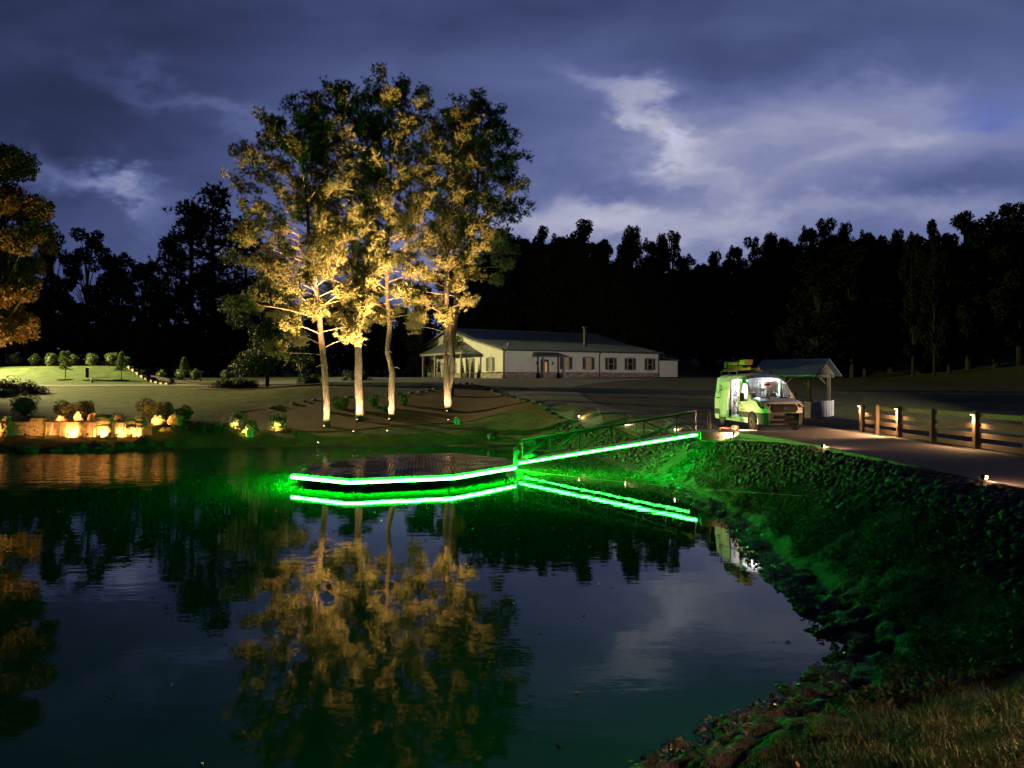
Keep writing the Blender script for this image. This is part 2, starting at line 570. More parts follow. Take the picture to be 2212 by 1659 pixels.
def axis(breaks):
    out = []
    for a, b, s in breaks:
        out += list(np.arange(a, b - 1e-6, s))
    out.append(breaks[-1][1])
    return np.array(out)
gx = axis([(-420, -100, 10), (-100, -60, 2.5), (-60, -30, 0.8), (-30, 0, 0.4), (0, 11, 0.11), (11, 20, 0.4), (20, 60, 1.2), (60, 120, 3), (120, 420, 12)])
gy = axis([(-40, 0, 4), (0, 6, 0.4), (6, 20, 0.11), (20, 36, 0.14), (36, 62, 0.3), (62, 120, 0.8), (120, 220, 3), (220, 700, 20)])
GX, GY = np.meshgrid(gx, gy)
GZ = terr(GX, GY)
nx, ny = len(gx), len(gy)
idx = np.arange(nx * ny).reshape(ny, nx)
faces = np.stack([idx[:-1, :-1].ravel(), idx[:-1, 1:].ravel(), idx[1:, 1:].ravel(), idx[1:, :-1].ravel()], 1)
gme = mesh_np('ground', np.stack([GX.ravel(), GY.ravel(), GZ.ravel()], 1), faces, smooth=True)
# ground cover colour: lawn, bare shore mud, weedy bank, forest floor
D0 = pond_dist(GX, GY)
def lay(base, col, w):
    return base * (1 - w[..., None]) + np.array(col) * w[..., None]
gc = np.zeros(GX.shape + (3,)) + np.array((0.085, 0.095, 0.030))
nz = fbm(GX * 0.5, GY * 0.5, 41) + 0.5
gc = lay(gc, (0.105, 0.090, 0.035), sstep(0.42, 0.62, nz) * 0.8)
gc = lay(gc, (0.135, 0.150, 0.030), (1 - sstep(-24, -14, GX)) * sstep(52, 56, GY) * (1 - sstep(74, 78, GY)) * 0.9)
gc = lay(gc, (0.070, 0.115, 0.018), (1 - sstep(-44, -36, GX)) * sstep(78.5, 80, GY) * (1 - sstep(94, 96, GY)) * 0.9)
gc = lay(gc, (0.035, 0.030, 0.022), sstep(96, 104, GY) * sstep(0, 1, np.where(GX < -32, 1, 0) + sstep(118, 124, GY)))
gc = lay(gc, (0.036, 0.042, 0.018), (1 - sstep(40, 44, GY)) * sstep(0, 0.5, GX + 2))
gc = lay(gc, (0.075, 0.075, 0.045), (1 - sstep(0.35, 1.3, D0 + 0.6 * (nz - 0.5))) * (GY < 60))
gc = lay(gc, (0.150, 0.110, 0.045), (1 - sstep(6.6, 8.4, GY + 0.5 * (nz - 0.5))) * 0.85)
ca = gme.color_attributes.new('cover', 'FLOAT_COLOR', 'POINT')
buf = np.ones((nx * ny, 4), dtype=np.float32)
buf[:, :3] = gc.reshape(-1, 3)
ca.data.foreach_set('color', buf.ravel())
gm = bpy.data.materials.new('ground_cover')
gm.use_nodes = True
Gn = NT(gm.node_tree)
gb = gm.node_tree.nodes['Principled BSDF']
att = Gn.node('ShaderNodeVertexColor', layer_name='cover')
pos = Gn.node('ShaderNodeNewGeometry').outputs['Position']
n1 = Gn.noise(pos, 1.1, 6, 0.65)
n2 = Gn.noise(pos, 9.0, 4, 0.7)
f = Gn.add(Gn.smooth(n1, 0.3, 0.7, 0.55, 1.25), Gn.smooth(n2, 0.3, 0.7, -0.25, 0.25))
c = Gn.mix(1.0, att.outputs[0], Gn.comb(f, f, f), 'MULTIPLY')
gm.node_tree.links.new(c, gb.inputs['Base Color'])
gb.inputs['Roughness'].default_value = 0.68
gb.inputs['Specular IOR Level'].default_value = 0.35
bn = Gn.node('ShaderNodeBump')
bn.inputs['Strength'].default_value = 0.9
bn.inputs['Distance'].default_value = 0.09
gm.node_tree.links.new(Gn.add(Gn.mul(n1, 0.5), n2), bn.inputs['Height'])
gm.node_tree.links.new(bn.outputs[0], gb.inputs['Normal'])
ground = tag(obj('ground', gme, gm), kind='structure')

# ------------------------------------------------------------------ water
wm = bpy.data.materials.new('pond_water')
wm.use_nodes = True
Wn = NT(wm.node_tree)
wb = wm.node_tree.nodes['Principled BSDF']
wb.inputs['Base Color'].default_value = (0.002, 0.105, 0.022, 1)
wb.inputs['Roughness'].default_value = 0.02
wb.inputs['IOR'].default_value = 1.27
pos = Wn.node('ShaderNodeNewGeometry').outputs['Position']
px_, py_, pz_ = Wn.sep(pos)
# ripples run out from the waterfall and die away; the rest is nearly still
rx = Wn.sub(px_, -27.0)
ry = Wn.sub(py_, 47.0)
rr = Wn.math('SQRT', Wn.add(Wn.mul(rx, rx), Wn.mul(ry, ry)))
rip = Wn.smooth(rr, 8.0, 23.0, 1.0, 0.0)
na = Wn.noise(Wn.comb(Wn.mul(px_, 0.55), Wn.mul(py_, 1.0), 0.0), 2.6, 3, 0.5)
nb = Wn.noise(Wn.comb(Wn.mul(px_, 0.7), Wn.mul(py_, 1.3), 4.0), 1.0, 2, 0.5)
nc = Wn.noise(pos, 6.0, 2, 0.5)
calm = Wn.smooth(Wn.noise(pos, 0.14, 2), 0.40, 0.62)
amp = Wn.add(Wn.mul(rip, 0.046), Wn.add(0.0013, Wn.mul(calm, 0.0018)))
hgt = Wn.mul(Wn.add(Wn.add(na, Wn.mul(nb, 1.0)), Wn.mul(nc, 0.12)), amp)
bn = Wn.node('ShaderNodeBump')
bn.inputs['Strength'].default_value = 1.0
bn.inputs['Distance'].default_value = 1.0
wm.node_tree.links.new(hgt, bn.inputs['Height'])
wm.node_tree.links.new(bn.outputs[0], wb.inputs['Normal'])
tag(MB().poly([(-70, -2, 0), (9.0, -2, 0), (9.0, 53, 0), (-70, 53, 0)]).build('water', wm), kind='structure')

# ------------------------------------------------------------------ draped sheets: road, drive, mulch bed
def smooth_poly(pts, closed=True, n=6):
    """Catmull-Rom through the points"""
    P = [Vector((p[0], p[1])) for p in pts]
    out = []
    m = len(P)
    rng = m if closed else m - 1
    for i in range(rng):
        if closed:
            p0, p1, p2, p3 = P[i - 1], P[i], P[(i + 1) % m], P[(i + 2) % m]
        else:
            p0, p1, p2, p3 = P[max(i - 1, 0)], P[i], P[i + 1], P[min(i + 2, m - 1)]
        for k in range(n):
            t = k / n
            out.append(0.5 * ((2 * p1) + (p2 - p0) * t + (2 * p0 - 5 * p1 + 4 * p2 - p3) * t * t + (3 * p1 - p0 - 3 * p2 + p3) * t ** 3))
    if not closed:
        out.append(P[-1])
    return out
def in_poly(x, y, poly):
    inside = np.zeros(x.shape, bool)
    n = len(poly)
    for i in range(n):
        ax, ay = poly[i]; bx, by = poly[(i + 1) % n]
        inside ^= ((ay > y) != (by > y)) & (x < (bx - ax) * (y - ay) / (by - ay + 1e-12) + ax)
    return inside
def drape(name, poly, step, off, mat, skirt=0.0, noise=0.0):
    poly = [Vector(p) for p in poly]
    arr = np.array([(p.x, p.y) for p in poly])
    xs = np.arange(arr[:, 0].min(), arr[:, 0].max(), step)
    ys = np.arange(arr[:, 1].min(), arr[:, 1].max(), step)
    X, Y = np.meshgrid(xs, ys)
    ins = in_poly(X, Y, arr)
    pts = list(poly) + [Vector((a, b)) for a, b in zip(X[ins], Y[ins])]
    n = len(poly)
    v, e, fcs, *_ = geometry.delaunay_2d_cdt(pts, [], [list(range(n))], 1, 1e-5)
    va = np.array([(p.x, p.y) for p in v])
    z = terr(va[:, 0], va[:, 1], False) + off
    if noise:
        z = z + noise * fbm(va[:, 0] * 1.5, va[:, 1] * 1.5, 77)
    verts = [(a, b, c_) for (a, b), c_ in zip(va, z)]
    fl = [tuple(f_) for f_ in fcs]
    if skirt:
        from collections import Counter
        cnt = Counter()
        for f_ in fl:
            for i in range(len(f_)):
                cnt[frozenset((f_[i], f_[(i + 1) % len(f_)]))] += 1
        base = len(verts)
        low = {}
        for f_ in list(fl):
            for i in range(len(f_)):
                a, b = f_[i], f_[(i + 1) % len(f_)]
                if cnt[frozenset((a, b))] == 1:
                    for q in (a, b):
                        if q not in low:
                            low[q] = len(verts)
                            verts.append((verts[q][0], verts[q][1], verts[q][2] - skirt))
                    fl.append((b, a, low[a], low[b]))
    me = bpy.data.meshes.new(name)
    me.from_pydata(verts, [], fl)
    me.update()
    return obj(name, me, mat)
DRIVE_EDGE = [(10.2, -15), (10.2, 2), (10.2, 10), (10.2, 20), (10.1, 27), (9.5, 31), (8.75, 34), (8.2, 38.9), (6.4, 44.3), (3.9, 48.5), (1.6, 54), (0, 60), (-2.4, 68), (-4.6, 74)]
edge_s = smooth_poly(DRIVE_EDGE, False, 8)
right_s = smooth_poly([(14.4, 36.8), (14.0, 40), (11, 43.4), (8.2, 46.8), (6.1, 50.5), (5.4, 60), (6.2, 74), (12, 85), (22, 95), (34, 104)], False, 8)
apron = [p for p in edge_s if p.y > 36.2] + [Vector(q) for q in [(-7, 77), (-22, 79.5), (-32, 82), (-30, 92), (-20, 110), (-12, 118), (10, 112), (30, 114)]] + right_s[::-1][:-1] + [Vector((14.4, 36.2))]
tag(drape('driveway', apron, 1.5, 0.035, MT['asphalt'], 0.12), kind='structure')
roadp = [p for p in edge_s if p.y <= 36.6] + [Vector((14.4, 36.6)), Vector((14.4, 20)), Vector((14.4, 5)), Vector((14.4, -15))]
road = tag(drape('road', roadp, 1.2, 0.06, MT['concrete'], 0.22), kind='structure')
lane = [(-110, 76), (-70, 76.2), (-45, 75.2), (-30, 76.5), (-22, 79.4), (-31.8, 82), (-45, 78.9), (-70, 79.4), (-110, 79.4)]
tag(drape('lane', [Vector(p) for p in lane], 1.5, 0.04, M('lane_gravel', (0.24, 0.21, 0.17), 0.95, var=(0.6, 0.8, (0.18, 0.155, 0.125)), bump=(12, 0.5, 0.03), coord='World')), kind='structure')
BED_BACK = [(-18.5, 58), (-15.3, 61), (-9, 63.3), (-6.3, 66), (-4.8, 72), (-4.2, 73.3)]
bedp = smooth_poly([(-20.5, 52.6), (-17, 52.0), (-12, 51.8), (-8, 53.2), (-4, 54.0), (0.2, 52.4), (3.2, 49.3)], False, 5) + [Vector(p) for p in [(3.55, 48.8), (1.35, 53.9), (-0.3, 59.8), (-2.7, 67.8), (-4.5, 73)]] + smooth_poly(BED_BACK[::-1], False, 5)[2:] + [Vector((-21, 56))]
kb = [p for p in edge_s if 1.0 < p.y < 31.5]
kv = MB()
for a_, b_ in zip(kb[:-1], kb[1:]):
    kv.bar((a_.x - 0.07, a_.y - 0.004, 2.06), (b_.x - 0.07, b_.y + 0.004, 2.06), 0.14, 0.16)
tag(kv.build('kerb', MT['concrete']), kind='structure')
tag(drape('mulch_bed', bedp, 0.7, 0.05, MT['mulch'], 0.1, 0.08), kind='structure')

# ------------------------------------------------------------------ foliage helpers
def unit(a):
    return a / (np.linalg.norm(a, axis=1, keepdims=True) + 1e-9)
def needle_tufts(cen, dirs, n, length, width, spread, rng):
    """sprays of thin needles; one triangle each"""
    T = len(cen)
    c = np.repeat(cen, n, 0)
    d = unit(np.repeat(dirs, n, 0) + spread * rng.normal(size=(T * n, 3)))
    s = unit(np.cross(d, rng.normal(size=d.shape)))
    L = length * rng.uniform(0.7, 1.15, (T * n, 1))
    b = c + d * 0.02
    v = np.stack([b - s * width * 0.5, b + s * width * 0.5, b + d * L], 1).reshape(-1, 3)
    return v
def leaf_tris(cen, size, rng, flat=0.0):
    K = len(cen)
    a = unit(rng.normal(size=(K, 3)) * np.array([1, 1, 1 - flat]))
    b = unit(np.cross(a, rng.normal(size=(K, 3))))
    s = size * rng.uniform(0.6, 1.3, (K, 1))
    v = np.stack([cen - a * s * 0.5 - b * s * 0.28, cen + a * s * 0.1 + b * s * 0.42, cen + a * s * 0.6], 1).reshape(-1, 3)
    return v
def tri_obj(name, v, mat, parent=None):
    f = np.arange(len(v)).reshape(-1, 3)
    return obj(name, mesh_np(name, v, f), mat, parent)
def blob_points(n, clusters, rng, fill=0.5):
    """points gathered in leaf clumps inside ellipsoids: clusters = list of (centre, radius3)"""
    out = []
    w = np.array([c[1][0] * c[1][1] for c in clusters]); w = w / w.sum()
    for (c, r), k in zip(clusters, (w * n).astype(int)):
        d = unit(rng.normal(size=(k, 3)))
        rad = rng.uniform(fill, 1.0, (k, 1)) ** 0.6
        out.append(np.array(c) + d * rad * np.array(r))
    return np.concatenate(out)

def pine(name, base, stems, crown, seed, mat, label, r0=0.3, per_m=6.0, n_need=16, need=(0.25, 0.032), twigs=9, dead=0, group=None):
    """stems: list of [(x, y, h, radius), ...]; crown: [(h, rx, cx)] over height"""
    rng = np.random.default_rng(seed)
    root = empty(name, (base[0], base[1], tz(base[0], base[1]) + 0.03), 0, label, 'tree', group)
    tb = MB()
    for st in stems:
        st = np.array(st, float)
        hs = np.linspace(st[0, 2], st[-1, 2], 34)
        pts = [(np.interp(h, st[:, 2], st[:, 0]) + 0.03 * math.sin(h * 1.9 + seed), np.interp(h, st[:, 2], st[:, 1]), h) for h in hs]
        tb.tube(pts, [0.84 * np.interp(h, st[:, 2], st[:, 3]) * (1 + 0.05 * math.sin(h * 5 + seed)) for h in hs], 11)
    tb.build('trunk', MT['bark'], root, smooth=True)
    main = np.array(stems[-1], float)
    cr = np.array(crown, float)
    cr[:, 0] *= 0.955
    bb = MB()
    cen = []; dirs = []
    h = cr[0, 0]
    top = cr[-1, 0]
    az = rng.uniform(0, 6.28)
    while h < top:
        R_ = np.interp(h, cr[:, 0], cr[:, 1])
        cx = np.interp(h, cr[:, 0], cr[:, 2])
        az += 2.4 + rng.normal() * 0.35
        L = max(0.5, R_ * rng.uniform(0.62, 1.12))
        frac = (h - cr[0, 0]) / (top - cr[0, 0])
        tx = np.interp(h - 0.25 * L, main[:, 2], main[:, 0]); ty = np.interp(h - 0.25 * L, main[:, 2], main[:, 1])
        st = np.array([tx, ty, max(1.0, h - 0.30 * L)])
        en = np.array([cx + L * math.cos(az), L * math.sin(az) * 0.95, h + (-0.20 + 0.52 * min(1.0, frac * 1.3)) * L + rng.normal() * 0.3])
        mid = (st + en) / 2 + np.array([0, 0, 0.10 * L * rng.normal() + 0.07 * L]) + rng.normal(size=3) * 0.14 * L * np.array([1, 1, 0.4])
        path = []
        for k in range(6):
            t = k / 5
            path.append((1 - t) ** 2 * st + 2 * t * (1 - t) * mid + t * t * en)
        bb.tube(path, [0.010 + 0.0085 * L * (1 - k / 5.5) for k in range(6)], 5, caps=False)
        nt = max(3, int(twigs * (0.5 + L / 4) * (1.5 if frac < 0.2 else 1.0)))
        for k in range(nt):
            t0_ = 0.70 - 0.42 * min(1.0, frac / 0.35)
            t = t0_ + (1 - t0_) * rng.random() ** 0.8
            p = (1 - t) ** 2 * st + 2 * t * (1 - t) * mid + t * t * en
            out = (en - st) / (np.linalg.norm(en - st) + 1e-6)
            d = unit((out * 0.9 + rng.normal(size=3) * 0.75 + np.array([0, 0, 0.30]))[None])[0]
            tl = rng.uniform(0.35, 0.95) * (0.6 + 0.10 * L)
            q = p + d * tl + np.array([0, 0, 0.12 * tl])
            bb.tube([p, (p + q) / 2 + rng.normal(size=3) * 0.05, q], [0.016, 0.012, 0.007], 3, caps=False)
            m = rng.integers(10, 17)
            for j in range(m):
                u = 1 - 0.55 * rng.random()
                cen.append(p + (q - p) * u + rng.normal(size=3) * np.array([0.20, 0.20, 0.14]))
                dirs.append(d + np.array([0, 0, 0.55]))
        h += 1.0 / per_m * rng.uniform(0.6, 1.4) * (2.3 if frac < 0.16 else 1.3 if frac < 0.3 else 1.0)
    for k in range(dead):
        hh = rng.uniform(3.5, cr[0, 0] + 3)
        a = rng.uniform(0, 6.28)
        tx = np.interp(hh, main[:, 2], main[:, 0]); ty = np.interp(hh, main[:, 2], main[:, 1])
        p = np.array([tx, ty, hh]); L = rng.uniform(0.25, 0.8)
        o_ = np.array([math.cos(a), -abs(math.sin(a)) * 0.8, 0.2])
        m_ = p + o_ * L * 0.55 + np.array([0, 0, 0.1 * L]); e_ = p + o_ * L + np.array([0, 0, -0.15 * L])
        bb.tube([p, m_, e_], [0.035, 0.028, 0.016], 5)
    tag(bb.build('branchwork', MT['twig'], root), kind='stuff')
    cen = np.array(cen); dirs = unit(np.array(dirs))
    v = needle_tufts(cen, dirs, n_need, need[0], need[1], 0.62, rng)
    tri_obj('crown', v, mat, root)
    return root

# ------------------------------------------------------------------ the floodlit pines on the mulch bed
P1, P2, P3, P4 = (-12.75, 53.0), (-10.87, 54.8), (-8.66, 55.0), (-4.82, 57.6)
pine('pine_tree', P1, [[(0, 0, -0.4, 0.36), (-0.02, 0, 0.4, 0.29), (-0.12, 0, 3.5, 0.26), (-0.32, 0, 5, 0.24), (-0.41, 0, 6.2, 0.23), (-0.53, 0, 7.7, 0.21), (-0.74, 0, 9.4, 0.20), (-1.2, 0, 13, 0.15), (-2.0, 0, 21.5, 0.03)]],
     [(6.0, 2.8, -1.0), (7.5, 3.7, -1.3), (9, 4.2, -1.5), (11, 4.1, -1.6), (13.5, 4.4, -1.9), (16, 4.3, -2.1), (18.5, 3.6, -2.1), (20.5, 2.9, -2.0), (21.8, 1.5, -1.9)], 11, MT['needle'],
     'leftmost of the floodlit pines, trunk leaning left, beside two globe bushes', 0.3, dead=4)
pine('pine_tree', P2, [[(0, 0, -0.4, 0.44), (0, 0, 0.4, 0.36), (-0.09, 0, 3.5, 0.31), (-0.12, 0, 6.5, 0.28), (-0.24, 0, 9.4, 0.25), (-0.4, 0, 12, 0.2), (-0.75, 0, 16, 0.14), (-1.5, 0, 24, 0.03)]],
     [(6.8, 2.2, 0.2), (8.5, 2.8, 0), (10, 3.2, -0.3), (13, 3.2, -0.6), (17, 3.6, -1.3), (20, 3.4, -1.6), (22, 3.1, -1.7), (23.8, 1.8, -1.7)], 12, MT['needle'],
     'thickest straight-trunked floodlit pine, second from the left', 0.36, dead=4)
pine('pine_tree', P3, [[(0, 0, -0.4, 0.36), (0, 0, 0.3, 0.29), (0.10, 0, 3.5, 0.25), (-0.25, 0, 4.8, 0.22), (-0.1, 0, 6.5, 0.2), (-0.3, 0, 9.4, 0.18), (-0.2, 0, 14, 0.14), (0, 0, 18, 0.10), (-0.3, 0, 24.6, 0.03)]],
     [(8.2, 1.8, 0), (10, 2.3, 0.2), (12, 2.4, 0.1), (15, 2.6, 0.3), (18, 3.2, 0.3), (21, 3.2, -0.1), (23, 3.0, -0.4), (24.9, 1.6, -0.4)], 13, MT['needle'],
     'tallest floodlit pine with a crooked trunk, third from the left', 0.29, dead=5)
pine('pine_tree', P4, [[(0.05, 0, 1.2, 0.17), (0.28, 0.1, 2.4, 0.22), (0.36, 0.1, 4.0, 0.24), (0.15, 0.05, 6.0, 0.2), (0.0, 0, 8, 0.12)],
                       [(0, 0, -0.4, 0.42), (0, 0, 0.4, 0.35), (0, 0, 1.8, 0.34), (-0.14, 0, 3.2, 0.20), (-0.2, 0, 5.0, 0.18), (-0.05, 0, 6.6, 0.21), (-0.1, 0, 12, 0.18), (0.4, 0, 18, 0.12), (0.7, 0, 22.5, 0.03)]],
     [(6.6, 2.2, -0.8), (7.8, 2.8, -0.6), (9, 3.0, 0.0), (12, 2.9, 0.1), (15, 2.7, 0.3), (18, 2.6, 0.5), (20.5, 2.5, 0.7), (22.8, 1.4, 0.8)], 14, MT['needle'],
     'floodlit pine with a forked lower trunk, in front of the white house', 0.35, dead=4)
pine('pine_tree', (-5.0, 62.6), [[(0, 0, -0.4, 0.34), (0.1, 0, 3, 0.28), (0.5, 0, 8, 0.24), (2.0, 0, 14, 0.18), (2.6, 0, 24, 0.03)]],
     [(10.5, 2.0, 2.6), (13, 3.3, 2.4), (16, 3.9, 2.7), (18.5, 3.9, 2.8), (21, 3.4, 2.5), (23.0, 2.8, 2.0), (24.4, 1.6, 1.8)], 15, MT['needle_unlit'],
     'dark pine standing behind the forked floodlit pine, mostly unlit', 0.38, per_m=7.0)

# ------------------------------------------------------------------ lamps
def spot(name, parent, loc, target, power, angle, col, blend=0.5, size=0.05):
    d = bpy.data.lights.new(name, 'SPOT')
    d.energy = power
    d.color = col
    d.spot_size = R(angle)
    d.spot_blend = blend
    d.shadow_soft_size = size
    o = bpy.data.objects.new(name, d)
    link(o, parent)
    o.location = loc
    o.rotation_euler = (Vector(target) - Vector(loc)).to_track_quat('-Z', 'Y').to_euler()
    return o
def point(name, parent, loc, power, col, size=0.05):
    d = bpy.data.lights.new(name, 'POINT')
    d.energy = power
    d.color = col
    d.shadow_soft_size = size
    o = bpy.data.objects.new(name, d)
    link(o, parent)
    o.location = loc
    return o
def uplight(x, y, target, power, angle, label, col=WARM, group=None, z=None, glow=True, blend=0.6):
    """small bullet floodlight on a stake; target in world space"""
    z = tz(x, y) + 0.05 if z is None else z
    root = empty('uplight', (x, y, z), 0, label, 'lamp', group)
    dirv = (Vector(target) - Vector((x, y, z + 0.22))).normalized()
    MB().tube([(0, 0, -0.15), (0, 0, 0.16)], 0.015, 6).build('stake', MT['bronze'], root)
    c = Vector((0, 0, 0.22))
    MB().tube([c - dirv * 0.09, c - dirv * 0.05, c + dirv * 0.05, c + dirv * 0.075], [0.03, 0.05, 0.055, 0.06], 10).build('housing', MT['bronze'], root, smooth=True)
    if glow:
        MB().tube([c + dirv * 0.076, c + dirv * 0.084], [0.052, 0.048], 10).build('lens', MT['lampglow'], root)
    spot('beam', root, c + dirv * 0.10, c + dirv * 5, power, angle, col, blend)
    return root
pw = 11000
for (x, y), tgt, far, lab, k in ((P1, (-13.3, 53.2, 12), (-15.0, 53.2, 19), 'leftmost floodlit pine', 1.0), (P2, (-11.2, 55, 13), (-12.2, 55, 21), 'thickest floodlit pine', 1.1),
                            (P3, (-8.7, 55.2, 13), (-8.6, 55, 22), 'crooked floodlit pine', 1.0), (P4, (-4.7, 57.8, 12), (-4.4, 57.6, 20), 'forked floodlit pine', 0.75)):
    uplight(x + 0.02, y - 1.05, (x, y, 4.4), 4600 * k, 115, 'uplight at the foot of the ' + lab, (1.0, 0.72, 0.36), 'uplights at the pines', blend=0.8)
    uplight(x + 0.35, y - 3.9, far, pw * 15 * k, 41, 'added crown uplight set back from the ' + lab, (1.0, 0.60, 0.22), 'uplights at the pines', blend=1.0)  # extra lamp added to brighten the upper crown

# ------------------------------------------------------------------ dock
OC = Vector((-4.7, 34.2))
OCT = [Vector(p) for p in ((-8.8, 30.8), (-6.15, 29.1), (-2.35, 30.4), (0.1, 33.9), (-0.3, 36.5), (-2.9, 39.3), (-6.2, 38.4), (-8.9, 33.9))]
dock = empty('floating_dock', (OC.x, OC.y, 0), 0, 'octagonal floating dock with wet wooden boards and green light strip', 'dock')
DZ = 0.56
bdir = Vector((-0.12, 1)).normalized()
bnor = Vector((bdir.y, -bdir.x))
def clip_line(o, d, poly):
    ts = []
    n = len(poly)
    for i in range(n):
        a, b = poly[i], poly[(i + 1) % n]
        e = b - a
        den = d.x * e.y - d.y * e.x
        if abs(den) < 1e-9: continue
        t = ((a.x - o.x) * e.y - (a.y - o.y) * e.x) / den
        u = ((a.x - o.x) * d.y - (a.y - o.y) * d.x) / den
        if -1e-6 <= u <= 1 + 1e-6: ts.append(t)
    return (min(ts), max(ts)) if len(ts) > 1 else None
oct_in = [OC + (p - OC) * 0.985 for p in OCT]
k = -4.85
rngd = random.Random(3)
while k < 4.85:
    q = []
    for w in (k + 0.014, k + 0.136):
        r = clip_line(OC + bnor * w, bdir, oct_in)
        if r: q.append((w, r))
    if len(q) == 2:
        zt = DZ + rngd.uniform(-0.004, 0.004)
        (wa, ra), (wb_, rb) = q
        loc = lambda w, t: (bnor * w + bdir * t)
        tb_ = [loc(wa, ra[0]), loc(wb_, rb[0]), loc(wb_, rb[1]), loc(wa, ra[1])]
        MB().prism([(p.x, p.y, zt - 0.035) for p in tb_], (0, 0, 0.035)).build('deck_board', MT['deck'], dock)
    k += 0.15
for i in range(8):
    a, b = OCT[i] - OC, OCT[(i + 1) % 8] - OC
    MB().bar((a.x, a.y, DZ - 0.09), (b.x, b.y, DZ - 0.09), 0.06, 0.17).build('fascia', MT['darkwood'], dock)
    ao, bo = a * 1.012, b * 1.012
    ins = (bo - ao).normalized() * 0.02
    MB().bar((ao.x + ins.x, ao.y + ins.y, 0.40), (bo.x - ins.x, bo.y - ins.y, 0.40), 0.05, 0.10).build('light_strip', MT['led'], dock, bevel=0.01)
    an, bn_ = a * 0.985, b * 0.985
    MB().bar((an.x, an.y, 0.335), (bn_.x, bn_.y, 0.335), 0.30, 0.02).build('strip_light_shield', MT['darkmetal'], dock)  # added plate that keeps the strip's light off the floats
    n_f = 4
    for j in range(n_f):
        s0 = a * 0.975 + (b - a) * 0.975 * (j + 0.03) / n_f
        s1 = a * 0.975 + (b - a) * 0.975 * (j + 0.97) / n_f
        nrm = ((s0 + s1) / 2).normalized()
        MB().bar((s0.x - nrm.x * 0.50, s0.y - nrm.y * 0.50, 0.10), (s1.x - nrm.x * 0.50, s1.y - nrm.y * 0.50, 0.10), 0.5, 0.40).build('float', MT['float'], dock)
MB().prism([(p.x - OC.x, p.y - OC.y, DZ - 0.12) for p in [OC + (p - OC) * 0.96 for p in OCT]], (0, 0, 0.07)).build('deck_frame', MT['darkwood'], dock)

# pile with pulley at the dock corner
pile = empty('dock_post', (0.12, 34.55, 0), 0, 'short aluminium post with a pulley at the dock end of the gangway', 'post')
MB().box((0, 0, 0.45), (0.12, 0.10, 1.7)).build('post', MT['alu'], pile, bevel=0.01)
MB().tube([(0.11, 0.04, 1.05), (0.11, -0.06, 1.05)], 0.12, 14).build('pulley', MT['alu'], pile)
MB().bar((0.1, 0, 0.95), (0.1, 0, 0.35), 0.03, 0.03).build('strut', MT['alu'], pile)

# ------------------------------------------------------------------ gangway
GA, GB = Vector((0.25, 35.35, 0.52)), Vector((8.25, 33.75, 1.98))
gl = (GB - GA).length
gx_ = (GB - GA).normalized()
gn = Vector((0.196, 0.98, 0))              # across, away from the camera
gang = empty('gangway', GA, 0, 'aluminium truss gangway sloping from bank to dock, green light strips', 'gangway')
def gp(s, w, h):
    return gx_ * s + gn * w + Vector((0, 0, h))
GW = 1.25
MB().bar(gp(0, 0, -0.08), gp(gl, 0, -0.08), 0.08, 0.16).build('stringer', MT['alu'], gang)
MB().bar(gp(0, GW, -0.08), gp(gl, GW, -0.08), 0.08, 0.16).build('stringer', MT['alu'], gang)
npl = 44
for i in range(npl):
    s0 = gl * i / npl + 0.006; s1 = gl * (i + 1) / npl - 0.006
    MB().bar(gp((s0 + s1) / 2, 0.05, 0.015), gp((s0 + s1) / 2, GW - 0.05, 0.015), s1 - s0, 0.03, up=(-gx_.z, 0, 1)).build('plank', MT['whitewood'], gang)
for w, o0, nm in ((0.0, 0.45, 'near'), (GW, -0.12, 'far')):
    truss_n = 6
    H = 0.92
    st = [o0 * (i / truss_n) + (gl + 0.0) * i / truss_n for i in range(truss_n + 1)]
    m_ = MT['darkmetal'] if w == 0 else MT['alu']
    for i, s in enumerate(st):
        MB().bar(gp(s, w, 0.0), gp(s, w, H), 0.05, 0.05, up=(1, 0, 0)).build('upright', m_, gang)
    MB().bar(gp(st[0] - 0.05, w, H), gp(st[-1] + 0.05, w, H), 0.07, 0.07).build('handrail', m_, gang)
    for i in range(truss_n):
        a, b = (gp(st[i], w, 0.03), gp(st[i + 1], w, H - 0.03)) if i < truss_n / 2 else (gp(st[i], w, H - 0.03), gp(st[i + 1], w, 0.03))
        MB().bar(a, b, 0.045, 0.045).build('brace', m_, gang)
MB().bar(gp(0.1, -0.075, -0.08), gp(gl - 0.12, -0.075, -0.08), 0.05, 0.07).build('light_strip', MT['led_bridge'], gang)
MB().box(gp(gl - 0.06, -0.09, -0.08), (0.03, 0.12, 0.16)).build('strip_end_shield', MT['black'], gang)  # added plate that stops the strip's light towards the van
MB().bar(gp(0.1, GW + 0.02, -0.172), gp(gl - 0.4, GW + 0.02, -0.172), 0.035, 0.012).build('light_strip', MT['led_bridge'], gang)
pts = [gp(gl + 0.35, 0.03, 0.75), gp(gl + 0.33, 0.03, 0.35), gp(gl + 0.38, 0.03, 0.12), gp(gl + 0.48, 0.03, 0.10), gp(gl + 0.5, 0.03, 0.3)]
MB().tube(pts, 0.015, 6).build('cable', MT['black'], gang)
